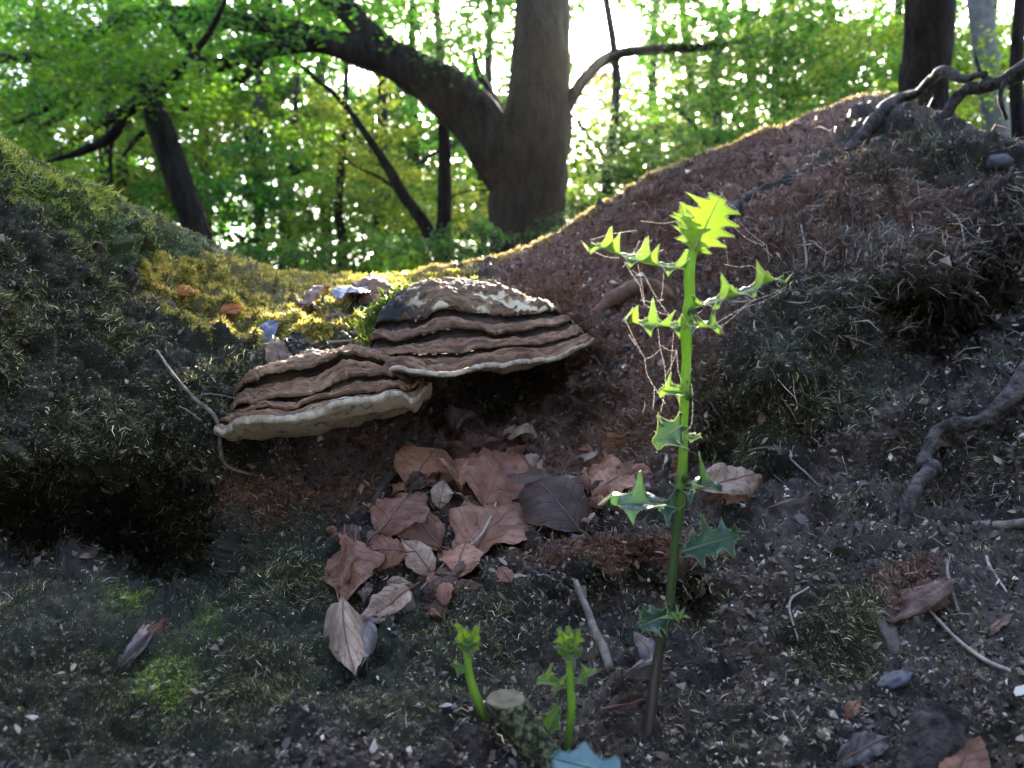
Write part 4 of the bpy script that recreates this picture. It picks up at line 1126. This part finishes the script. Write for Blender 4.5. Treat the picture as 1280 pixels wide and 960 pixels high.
# leaves: base, tip (px, py, distance offset), normal, half width
HL((868, 312, -.004), (900, 246, -.014), (-.15, -1, .25), 0.021, H_young, H_edge, spines=5, wav=.25, fold=.15, seed=1, broad=True)
HL((866, 314, .004), (852, 258, .018), (.3, -.8, .4), 0.013, H_young, H_edge, spines=4, wav=.4, fold=.4, seed=2)
HL((856, 336, 0), (738, 306, -.012), (.10, -.45, .9), 0.013, H_mid, H_edge, spines=5, wav=1.15, fold=.55, bend=-.05, seed=3)
HL((868, 384, 0), (980, 346, -.014), (-.1, -.45, .9), 0.011, H_mid, H_edge, spines=5, wav=1.15, fold=.55, bend=-.03, seed=4)
HL((858, 408, 0), (786, 404, -.02), (.05, -.5, .9), 0.013, H_mid, H_edge, spines=4, wav=1.15, fold=.5, bend=-.02, seed=5)
HL((862, 408, -.006), (898, 410, -.03), (-.05, -.6, .8), 0.012, H_mid, H_edge, spines=3, wav=1.0, fold=.6, seed=6)
HL((856, 490, 0), (826, 488, -.012), (.1, -.8, .5), 0.010, H_mid, H_edge, spines=3, wav=.9, fold=.4, seed=7)
HL((852, 532, -.004), (820, 552, -.02), (.2, -.9, .4), 0.0155, H_old, H_edge, spines=3, wav=.7, fold=.3, seed=8)
HL((855, 545, -.002), (876, 548, -.01), (-.2, -.6, .8), 0.005, H_mid, H_edge, spines=2, wav=.6, fold=.3, seed=9)
HL((846, 636, -.004), (758, 630, -.03), (.05, -.62, .85), 0.017, H_old, H_edged, spines=4, wav=.85, fold=.35, bend=.06, seed=10)
HL((852, 612, 0), (896, 606, -.024), (-.3, -.6, .8), 0.014, H_old, H_edged, spines=3, wav=1.1, fold=.5, seed=11)
HL((852, 690, -.006), (926, 668, -.022), (-.05, -.8, .6), 0.016, H_old, H_edged, spines=4, wav=.6, fold=.25, seed=12)
HL((838, 768, -.004), (797, 784, -.014), (.2, -.8, .6), 0.012, H_old, H_edged, spines=3, wav=.7, fold=.3, seed=13)
HL((840, 766, -.006), (848, 778, -.03), (0, -.5, .9), 0.010, H_mid, H_edged, spines=2, wav=.9, fold=.6, seed=14)
# buds in the leaf axils
for q, (x, y) in enumerate(((860, 396), (852, 604), (857, 500))):
    V, Fk = tube([H(x, y) - HB, H(x + 5, y - 8, -.006) - HB, H(x + 6, y - 14, -.007) - HB], [0.0022, 0.003, 0.0004], 8, 7)
    link('bud', mesh_np('bud', V, Fk), H_mid, holly)

# spider silk strung between the leaf tips
M_silk = mat_plain('silk', (0.85, 0.78, 0.75), (0.95, 0.9, 0.88), 20, 0.3, 0, trans=(1.0, 0.95, 0.92), tw=0.8)
SILK = [((802, 276), (858, 273)), ((738, 300), (795, 288)), ((738, 312), (778, 322)), ((778, 322), (815, 300)), ((778, 322), (800, 357)), ((800, 357), (805, 380)), ((805, 380), (840, 395)), ((795, 318), (806, 385)),
        ((806, 345), (838, 395)), ((830, 335), (826, 375)), ((782, 400), (806, 448)), ((806, 448), (818, 484)), ((806, 448), (824, 438)), ((818, 390), (824, 430)), ((824, 430), (832, 484)), ((824, 430), (846, 438)),
        ((846, 438), (832, 470)), ((846, 438), (852, 478)), ((818, 484), (816, 512)), ((818, 484), (832, 505)), ((832, 484), (826, 515)), ((832, 484), (842, 480)), ((866, 430), (866, 490)), ((866, 490), (862, 540)), ((842, 415), (838, 470)),
        ((900, 240), (922, 262)), ((922, 262), (918, 280)), ((918, 284), (950, 305)), ((950, 305), (965, 320)), ((925, 278), (958, 306)), ((958, 306), (962, 330)), ((905, 330), (940, 332)), ((940, 332), (962, 346)), ((905, 300), (910, 332)),
        ((984, 358), (940, 376)), ((940, 376), (898, 402)), ((984, 360), (930, 384)), ((930, 384), (895, 412)), ((900, 372), (945, 374)), ((925, 365), (940, 376)), ((872, 392), (885, 376)), ((885, 376), (894, 395)), ((894, 395), (880, 405)),
        ((800, 300), (778, 335)), ((760, 312), (800, 318)), ((800, 318), (830, 312)), ((790, 338), (806, 345)), ((800, 375), (830, 374)), ((786, 418), (795, 432)), ((845, 300), (858, 290)), ((845, 305), (860, 300))]
parts = []
r2 = np.random.default_rng(3)
for (x0, y0), (x1, y1) in SILK:
    a_, b_ = H(x0, y0, -.012 + r2.normal(0, .003)), H(x1, y1, -.012 + r2.normal(0, .003))
    m_ = (a_ + b_) / 2 - np.array([0, 0, 0.07 * np.linalg.norm(a_ - b_)]) + r2.normal(0, 0.03, 3) * np.linalg.norm(a_ - b_)
    parts.append(tube([a_, m_, b_], [0.00007, 0.00006, 0.00007], 7, 4))
V, Fk = join(parts)
o0 = H(850, 400)
web = link('spider_silk', mesh_np('spider_silk', V - o0, Fk), M_silk)
web.location = tuple(o0)
tag(web, 'fine pale spider silk strung between the upper holly leaves', 'spider web')

# two young shoots
def shoot(label, base, pts, rad, crown, sides):
    b_, _ = surf(*base, -0.003)
    Y0 = float(b_[1])
    o = empty('holly_shoot', b_, label, 'plant', 'young holly shoots')
    pp = np.array([b_] + [P(x, y, Y0 + d) for x, y, d in pts])
    V, Fk = tube(pp, rad, 26, 10, 0.05, 60, 1, b_)
    zt = pp[-1][2] - b_[2]
    link('stem', mesh_np('stem', V, Fk), mat_stem('shoot_stem', -0.02, zt * 0.6, (0.06, 0.05, 0.03), (0.26, 0.42, 0.05), (0.5, 0.8, 0.06)), o)
    for k, (x0, y0, x1, y1, wd, up, sp) in enumerate(crown):
        holly_leaf(o, b_, P(x0, y0, Y0 + pts[-1][2]), P(x1, y1, Y0 + pts[-1][2] + (k % 3 - 1) * 0.006), up, wd, H_young, H_edged, spines=max(2, sp - 1), wav=.35, fold=.5, bend=-.15, seed=k + 40)
    for k, (x0, y0, x1, y1, wd, up, sp) in enumerate(sides):
        A = P(x0, y0, Y0 + pts[1][2]); Bq = P(x1, y1, Y0 + pts[1][2] - .008)
        dv = nrm(Bq - A)
        V, Fk = tube([A - b_, A - b_ + (Bq - A) * .3], [0.0010, 0.0008], 5, 6)
        link('leaf_stalk', mesh_np('leaf_stalk', V, Fk), H_mid, o)
        holly_leaf(o, b_, A + (Bq - A) * .25, Bq, up, wd, H_young, H_edged, spines=sp, wav=.9, fold=.6, seed=k + 60)
    return o
shoot('young green holly shoot leaning left of the cut stub', (612, 908), [(598, 878, -.002), (587, 845, -.002), (584, 815, -.002)], [0.0036, 0.0031, 0.0029, 0.0027],
      [(584, 820, 572, 776, .0055, (-.3, -1, .2), 3), (584, 820, 598, 780, .0055, (.3, -1, .2), 3), (585, 818, 584, 786, .005, (0, -1, .4), 3), (583, 818, 572, 800, .005, (-.6, -.8, .2), 2), (586, 818, 598, 802, .005, (.6, -.8, .2), 2)],
      [(585, 842, 564, 832, .006, (0, -.6, .8), 2)])
shoot('young green holly shoot with side leaves right of the cut stub', (714, 936), [(714, 890, .0), (713, 855, .0), (712, 826, .0)], [0.0030, 0.0028, 0.0028, 0.0026],
      [(712, 830, 699, 784, .006, (-.3, -1, .2), 4), (712, 830, 724, 786, .006, (.3, -1, .2), 4), (712, 830, 711, 782, .006, (0, -1, .3), 4), (711, 828, 698, 806, .005, (-.6, -.8, .2), 2), (713, 828, 726, 808, .005, (.6, -.8, .2), 2)],
      [(711, 862, 674, 848, .009, (.1, -.6, .8), 3), (715, 858, 744, 838, .006, (-.1, -.6, .8), 3)])
# loose glossy holly leaves at the stub
def loose_leaf(label, base, a, b, up, wd, mat, sp, wav, fold, seed, edge):
    b_, _ = surf(*base, 0.0)
    Y0 = float(b_[1])
    o = empty('holly_leaf', b_, label, 'leaf')
    holly_leaf(o, b_, P(a[0], a[1], Y0 + a[2]), P(b[0], b[1], Y0 + b[2]), up, wd, mat, edge, spines=sp, wav=wav, fold=fold, seed=seed, broad=True)
H_blue = mat_plain('holly_glossy_blue', (0.025, 0.075, 0.075), (0.07, 0.16, 0.16), 30, 0.22, 0.2, 100, spec=0.8)
loose_leaf('glossy blue green holly leaf at the bottom edge', (720, 975), (775, 968, -.03), (690, 948, -.025), (-.1, -.55, .85), 0.014, H_blue, 2, .12, .1, 70, H_blue)
loose_leaf('small upright green holly leaf between stub and right shoot', (682, 915), (680, 920, -.012), (700, 884, -.014), (-.6, -.8, .1), 0.008, H_mid, 2, .1, .5, 71, H_edged)

# moss on the left shoulder of the upper bracket
n = 4200
uu = rng.normal(0, 1, (n, 2))
cx_, cy_ = 487 + uu[:, 0] * 14 - uu[:, 1] * 5, 392 - uu[:, 0] * 10 - uu[:, 1] * 7
p0 = np.stack([P(x, y, 1.135 + 0.0016 * (392 - y)) for x, y in zip(cx_, cy_)])
nn_ = nrm(np.array([-0.2, -0.6, 0.75]) + rng.normal(0, .2, (n, 3)))
cl = pal(n, [(0.05, 0.09, 0.012), (0.09, 0.15, 0.02), (0.16, 0.20, 0.03)], [2, 2, 1], .3)
V, F, c = strands(p0, nn_, rng.uniform(.006, .015, n), rng.uniform(.0012, .0022, n), .7, .1, 30, cl, .7, 9)
tag(link('moss_tuft', mesh_np('moss_tuft', V, F, c), M_moss), 'green moss tuft on the left shoulder of the upper bracket', 'moss', kind='stuff')

# ------------------------------------------------------------------ the wood behind
SD = np.array(SUN)
AX0 = np.array([-0.02, 1.2, 0.70])          # the beam that lights the shelf and the holly
def in_beam(p, rx=0.85):
    q = p - AX0
    t = q @ SD
    d = np.linalg.norm(q - t[:, None] * SD, axis=1)
    return d < rx

def in_view(p, m=170):
    px = 640 + p[:, 0] / p[:, 1] * FPX; py = 480 - (p[:, 2] - CZ) / p[:, 1] * FPX
    return (px > -m) & (px < 1280 + m) & (py > -m) & (py < 380)

def leaf_mesh(name, centres, per, rad, thick, size, cols, wts, seed, origin):
    r = np.random.default_rng(seed)
    k = len(centres)
    sr = r.uniform(0.6, 1.3, k) * rad
    c = np.repeat(centres, per, 0); R_ = np.repeat(sr, per)[:, None]
    tilt = np.repeat(r.normal(0, 0.22, (k, 2)), per, 0)
    a = r.uniform(0, 2 * np.pi, len(c)); q = np.sqrt(r.random(len(c)))
    off = np.stack([np.cos(a) * q, np.sin(a) * q, np.zeros(len(c))], -1)
    off[:, 2] = off[:, 0] * tilt[:, 0] + off[:, 1] * tilt[:, 1] - 0.25 * q ** 2 + r.normal(0, thick, len(c))
    p = c + off * R_
    col = np.repeat(pal(k, cols, wts, 0.18), per, 0) * np.exp(r.normal(0, 0.22, (len(c), 1)))
    ok = in_view(p) & ~in_beam(p)
    p = p[ok]; col = col[ok]; a = a[ok]
    m = len(p)
    d = nrm(np.stack([np.cos(a), np.sin(a), np.zeros(m)], -1) + r.normal(0, 0.45, (m, 3)))
    nn = nrm(np.array([0, 0, 1.0]) + r.normal(0, 0.45, (m, 3)))
    e = nrm(np.cross(nn, d)); nn = np.cross(d, e)
    L = (size * r.uniform(0.7, 1.25, m))[:, None]
    V = np.stack([p - d * L * .5, p + e * L * .31 + nn * L * .08, p + d * L * .5 - nn * L * .06, p - e * L * .31 + nn * L * .08], 1).reshape(-1, 3)
    b = np.arange(m)[:, None] * 4
    F = np.stack([b + [0, 1, 2], b + [0, 2, 3]], 1).reshape(-1, 3)
    return mesh_np(name, V - origin, F, np.repeat(col, 4, 0), False)

GREEN = [(0.045, 0.095, 0.014), (0.07, 0.13, 0.018), (0.10, 0.15, 0.02), (0.13, 0.17, 0.022)]
def tree(name, label, px, Y, path, rad, limbs=(), crown=None, cat='tree', group=None, sides=14, nseg=30, mat=None, ridged=0.05):
    """path/limbs in photo pixels (px, py[, dy]) at distance Y; the trunk runs on down to the forest floor"""
    mat = mat or M_bark
    base = P(px, 480, Y); base[2] = -0.16
    o = empty(name, base, label, cat, group)
    pts = np.array([base] + [P(q[0], q[1], Y + (q[2] if len(q) > 2 else 0)) for q in path])
    V, Fk = tube(pts, rad, nseg, sides, 0.12, 1.6, abs(int(px)) % 90, base, ridged=ridged)
    link('trunk', mesh_np('trunk', V, Fk), mat, o)
    for lp, lr in limbs:
        q = np.array([P(t[0], t[1], Y + (t[2] if len(t) > 2 else 0)) for t in lp])
        V, Fk = tube(q, lr, max(14, 6 * len(lp)), 9, 0.16, 3.0, abs(int(lp[0][0])) % 70, base)
        link('limb', mesh_np('limb', V, Fk), mat, o)
    if crown:
        r = np.random.default_rng(abs(int(px * 3 + Y * 10)))
        cs = []
        for (cx0, cy0, cdy, rx, ry, rz, k) in crown['blobs']:
            c = P(cx0, cy0, Y + cdy)
            g_ = nrm(r.normal(0, 1, (k, 3))) * (r.random((k, 1)) ** 0.4)
            cs.append(c + g_ * np.array([rx, ry, rz]))
        cs = np.vstack(cs)
        me = leaf_mesh('crown', cs, crown.get('per', 70), crown.get('rad', 0.55), crown.get('thick', 0.12), crown.get('size', 0.085), crown.get('cols', GREEN), crown.get('wts', [3, 4, 3, 1]), abs(int(px + 5 * Y)), base)
        link('crown', me, M_leafbg, o)
    return o
YEL = [2, 3, 4, 4]; DRK = [6, 4, 1.5, .4]  # yellow mix paints sunlight into the foliage, dark mix deepens other crowns
tree('beech_tree', 'massive forked beech trunk standing behind the middle of the bank', 664, 12,
     [(664, 400), (662, 325), (660, 270), (662, 210), (672, 150), (677, 90), (678, 20), (680, -80), (684, -260)],
     [0.95, 0.70, 0.60, 0.56, 0.62, 0.52, 0.45, 0.43, 0.41, 0.38],
     [([(655, 245), (628, 195), (590, 145), (548, 108), (500, 80), (445, 62), (390, 46), (320, 30), (240, 18), (170, 22), (110, 48), (60, 70), (-40, 72)], [0.44, 0.46, 0.42, 0.37, 0.30, 0.23, 0.19, 0.16, 0.13, 0.11, 0.10, 0.09, 0.07]),
      ([(520, 92), (470, 50), (425, 5), (370, -40), (300, -110)], [0.22, 0.20, 0.17, 0.15, 0.12]),
      ([(400, 52), (360, 58), (310, 68), (262, 86), (200, 100), (150, 108), (95, 112), (40, 145), (-40, 170)], [0.14, 0.12, 0.11, 0.10, 0.09, 0.08, 0.07, 0.05, 0.04]),
      ([(640, 170, .4), (618, 130, .6), (600, 95, .8), (590, 60, 1.0)], [0.14, 0.10, 0.07, 0.03]),
      ([(262, 86), (230, 50), (205, 10), (190, -40)], [0.08, 0.07, 0.05, 0.04]), ([(200, 100), (160, 135), (110, 165), (60, 200), (20, 215)], [0.09, 0.08, 0.07, 0.05, 0.03]), ([(110, 115), (70, 150), (30, 165), (-30, 190)], [0.06, 0.05, 0.045, 0.03]),
      ([(330, 64), (300, 100), (240, 130), (180, 165), (150, 200)], [0.08, 0.07, 0.055, 0.045, 0.02]),
      ([(705, 140), (730, 100), (765, 70, .3), (820, 62, .6), (890, 58, 1.0), (960, 40, 1.4)], [0.12, 0.10, 0.09, 0.075, 0.06, 0.04]),
      ([(150, 30), (165, 65), (130, 85), (60, 90)], [0.07, 0.06, 0.05, 0.03])],
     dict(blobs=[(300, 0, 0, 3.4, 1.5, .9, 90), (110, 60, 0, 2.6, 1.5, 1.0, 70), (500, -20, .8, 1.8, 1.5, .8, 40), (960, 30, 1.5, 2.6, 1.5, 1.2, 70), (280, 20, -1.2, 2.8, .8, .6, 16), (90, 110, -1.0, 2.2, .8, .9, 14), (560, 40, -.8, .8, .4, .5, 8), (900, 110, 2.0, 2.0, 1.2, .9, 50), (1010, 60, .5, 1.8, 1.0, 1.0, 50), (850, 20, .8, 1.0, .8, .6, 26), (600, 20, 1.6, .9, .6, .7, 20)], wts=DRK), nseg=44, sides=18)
tree('beech_tree', 'slim dark double stemmed tree left of the massive beech', 552, 13,
     [(552, 400), (552, 330), (555, 270), (556, 200), (554, 160), (552, 120), (548, 70)], [0.17, 0.15, 0.14, 0.12, 0.11, 0.10, 0.08, 0.03],
     [([(548, 318), (530, 280), (505, 245), (485, 210), (462, 175), (430, 130), (395, 98), (365, 72)], [0.11, 0.11, 0.10, 0.08, 0.065, 0.05, 0.04, 0.025]),
      ([(505, 245), (475, 222), (440, 205), (400, 170)], [0.03, 0.025, 0.02, 0.012]), ([(556, 250), (590, 238), (640, 240)], [0.02, 0.015, 0.01])],
     dict(blobs=[(430, 150, 1.0, 1.5, 1.0, .8, 30), (540, 260, 1.2, 1.2, .6, .6, 16), (470, 210, 1.2, 1.2, .8, .6, 18)], wts=YEL, rad=.45))
tree('beech_tree', 'dark trunk leaning left above the mossy hummock', 262, 9,
     [(262, 420), (248, 300), (228, 240), (212, 190), (197, 150), (186, 118), (176, 95)], [0.19, 0.17, 0.16, 0.15, 0.14, 0.10, 0.06],
     [([(185, 118), (160, 140), (140, 170), (100, 190), (60, 202)], [0.08, 0.07, 0.06, 0.045, 0.02]), ([(190, 125), (230, 80), (265, 35), (290, -20)], [0.06, 0.05, 0.035, 0.02]), ([(140, 170), (138, 210), (145, 250)], [.03, .02, .012])],
     dict(blobs=[(150, 90, .8, 1.8, 1.0, .8, 40), (60, 190, 1.0, 1.2, .8, .6, 22), (300, 150, 1.6, 1.2, .9, .7, 22), (185, 100, -.5, .6, .3, .35, 10)], wts=DRK, rad=.45))
tree('beech_tree', 'broad straight trunk at the upper right above the roots', 1152, 9, [(1152, 300), (1154, 130), (1158, 60), (1162, 0), (1168, -150)], [0.34, 0.29, 0.265, 0.27, 0.275, 0.26], (),
     dict(blobs=[(1080, 40, 2.0, 1.2, .8, .9, 18), (1230, 90, 2.2, .8, .7, .7, 10)], wts=[2, 4, 3, 1], rad=.45))
tree('beech_tree', 'narrow pale trunk right of the broad upper right trunk', 1250, 13, [(1250, 300), (1246, 170), (1234, 80), (1224, 0), (1212, -150)], [0.28, 0.23, 0.22, 0.20, 0.19, 0.18], (), dict(blobs=[(1260, 30, 1.5, 1.6, 1.0, 1.2, 14)], rad=.5), mat=mat_plain('bark_grey', (0.05, 0.045, 0.042), (0.11, 0.10, 0.095), 6, 0.9, 0.5, 20, dist=0.02))
tree('beech_tree', 'slim trunk cut off by the upper right edge', 1276, 10, [(1276, 300), (1274, 170), (1270, 90), (1280, -60)], [0.12, 0.10, 0.09, 0.08, 0.07], ())
for k, (x, y0, Y, lab) in enumerate(((425, 260, 15, 'thin sapling trunk in shade left of the double stemmed tree'), (44, 120, 16, 'thin trunk at the far left edge of the wood'), (132, 150, 15, 'thin trunk behind the mossy hummock'), (365, 230, 18, 'thin faint trunk between the leaning and double stemmed trees'))):
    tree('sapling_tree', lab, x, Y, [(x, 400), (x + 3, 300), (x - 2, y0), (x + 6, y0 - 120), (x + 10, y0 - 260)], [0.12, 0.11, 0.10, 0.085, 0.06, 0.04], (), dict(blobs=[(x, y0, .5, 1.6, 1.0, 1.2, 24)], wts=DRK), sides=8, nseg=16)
# the crowd of trees further back
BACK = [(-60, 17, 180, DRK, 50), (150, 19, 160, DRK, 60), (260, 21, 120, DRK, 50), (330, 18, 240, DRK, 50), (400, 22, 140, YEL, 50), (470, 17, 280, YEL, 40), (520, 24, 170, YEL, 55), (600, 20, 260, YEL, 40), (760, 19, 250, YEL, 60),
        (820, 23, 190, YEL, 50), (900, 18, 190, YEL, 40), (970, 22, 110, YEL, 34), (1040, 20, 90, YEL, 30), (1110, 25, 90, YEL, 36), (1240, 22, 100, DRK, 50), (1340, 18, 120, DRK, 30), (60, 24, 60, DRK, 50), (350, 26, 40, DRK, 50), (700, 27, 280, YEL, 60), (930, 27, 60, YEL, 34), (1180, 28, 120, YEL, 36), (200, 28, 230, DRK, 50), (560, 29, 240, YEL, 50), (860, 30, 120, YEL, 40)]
for k, (x, Y, yc, wt, ns) in enumerate(BACK):
    r = np.random.default_rng(k)
    s_ = Y / 20.0
    tree('beech_tree', 'sunlit leafy beech tree in the blurred wood behind', x, Y, [(x + 4, 420), (x + r.uniform(-8, 8), 250), (x + r.uniform(-12, 12), 100), (x + r.uniform(-20, 20), -60), (x + r.uniform(-30, 30), -250)], [0.20 * s_, 0.17 * s_, 0.15 * s_, 0.12 * s_, 0.08 * s_, 0.05],
         [([(x, 260), (x + 60, 200, .5), (x + 120, 170, .8)], [0.06, 0.04, 0.02]), ([(x, 200), (x - 60, 130, -.3), (x - 120, 110, .4)], [0.06, 0.04, 0.02])],
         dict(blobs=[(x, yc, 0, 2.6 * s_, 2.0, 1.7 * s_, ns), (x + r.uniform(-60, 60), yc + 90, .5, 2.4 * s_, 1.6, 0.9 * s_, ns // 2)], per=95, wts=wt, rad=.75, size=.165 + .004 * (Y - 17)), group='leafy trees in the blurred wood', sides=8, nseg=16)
for k, (x, Y, yc, lab) in enumerate(((310, 8, 330, 'low dark bush behind the dip at the left end of the shelf'), (400, 9, 318, 'low dark bush behind the middle of the shelf'), (480, 8.5, 330, 'low bush left of the slim double stemmed tree'), (590, 8, 320, 'low bush between the slim tree and the massive beech'), (735, 10, 300, 'low bush right of the massive beech'))):
    tree('bush', lab, x, Y, [(x, 420), (x + 4, 380), (x, 340)], [0.03, 0.025, 0.02, 0.01], (), dict(blobs=[(x, yc, 0, .75, .5, .40, 26)], per=60, rad=.25, size=.06, wts=DRK, cols=[(0.03, 0.075, 0.02), (0.045, 0.10, 0.022), (0.06, 0.12, 0.03), (0.10, 0.14, 0.03)]), cat='bush', sides=6, nseg=8)
# the far edge of the wood, one mass
r = np.random.default_rng(77)
n = 1700
yy = r.uniform(34, 48, n); xx = (r.uniform(-150, 1430, n) - 640) / FPX * yy
pyw = r.uniform(-130, 400, n); pxw = 640 + xx / yy * FPX
thin = (pxw > 740) & (pyw < 220) & (r.random(n) < 0.40)
zt = 0.55 + (480 - pyw) / FPX * yy
far = leaf_mesh('woodland', np.stack([xx, yy, zt], -1)[~thin], 40, 1.3, 0.2, 0.42, GREEN, [3, 4, 3, 2], 5, np.zeros(3))
tag(link('woodland', far, M_leafbg), 'far green mass of the wood closing the view behind the trees', 'woodland', kind='stuff')
# unseen canopy added behind, beside and above the frame to cut low ambient light
r = np.random.default_rng(91)
n = 1100
az = r.uniform(0, 2 * np.pi, n); el = np.arcsin(r.uniform(0.0, math.sin(math.radians(50)), n)); rr = r.uniform(7.5, 11, n)
cc = np.stack([np.sin(az) * np.cos(el) * rr, np.cos(az) * np.cos(el) * rr, CZ + np.sin(el) * rr], -1)
front_ = (np.cos(az) > 0) & (el < np.radians(36)) & (np.abs(np.tan(az)) < 0.95)
cc = cc[~front_]
def shade_canopy_mesh(centres, per, rad, size, seed):
    r = np.random.default_rng(seed)
    p = np.repeat(centres, per, 0) + r.normal(0, rad, (len(centres) * per, 3)) * np.array([1, 1, .5])
    px_ = 640 + p[:, 0] / np.maximum(p[:, 1], .1) * FPX; py_ = 480 - (p[:, 2] - CZ) / np.maximum(p[:, 1], .1) * FPX
    seen = (p[:, 1] > 0.1) & (px_ > -120) & (px_ < 1400) & (py_ > -140) & (py_ < 1000)
    p = p[~seen & ~in_beam(p, 1.1) & (p[:, 2] > -0.1)]
    m = len(p)
    d = nrm(r.normal(0, 1, (m, 3)) * [1, 1, .5]); e = nrm(np.cross(d, r.normal(0, 1, (m, 3))))
    L = (size * r.uniform(.7, 1.3, m))[:, None]
    V = np.stack([p - d * L * .5, p + e * L * .3, p + d * L * .5, p - e * L * .3], 1).reshape(-1, 3)
    b = np.arange(m)[:, None] * 4
    return mesh_np('woodland', V, np.stack([b + [0, 1, 2], b + [0, 2, 3]], 1).reshape(-1, 3), np.repeat(pal(m, [(0.10, 0.066, 0.040), (0.13, 0.085, 0.05), (0.08, 0.07, 0.04)], [3, 3, 2], .2), 4, 0), False)
tag(link('woodland', shade_canopy_mesh(cc, 48, 0.6, 0.32, 4), mat_attr('warm_shade_canopy', 0.6, 0.3, trans=0.4, tgain=(2.0, 1.7, 1.4))), 'unseen leafy canopy added around the viewpoint to block and warm ambient light', 'woodland', kind='stuff')  # copper tint picked to warm the ambient light
# ------------------------------------------------------------------ thin haze between the trees, added for a glow round the sun
hv = np.array([(x, y, z) for x in (-100, 100) for y in (-94, 106) for z in (-1.2, 24)], float)
hf = [(0, 1, 3, 2), (4, 6, 7, 5), (0, 4, 5, 1), (2, 3, 7, 6), (0, 2, 6, 4), (1, 5, 7, 3)]
mh = bpy.data.materials.new('haze')
mh.use_nodes = True
mh.node_tree.nodes.remove(mh.node_tree.nodes['Principled BSDF'])
pv = mh.node_tree.nodes.new('ShaderNodeVolumePrincipled')
pv.inputs['Color'].default_value = (0.95, 0.93, 0.88, 1)
pv.inputs['Density'].default_value = 0.00016
pv.inputs['Anisotropy'].default_value = 0.72
mh.node_tree.links.new(pv.outputs[0], mh.node_tree.nodes['Material Output'].inputs['Volume'])
tag(link('haze', mesh_np('haze', hv, hf, None, False), mh), 'thin haze between the trees, added for a glow round the sun', 'haze', kind='stuff')
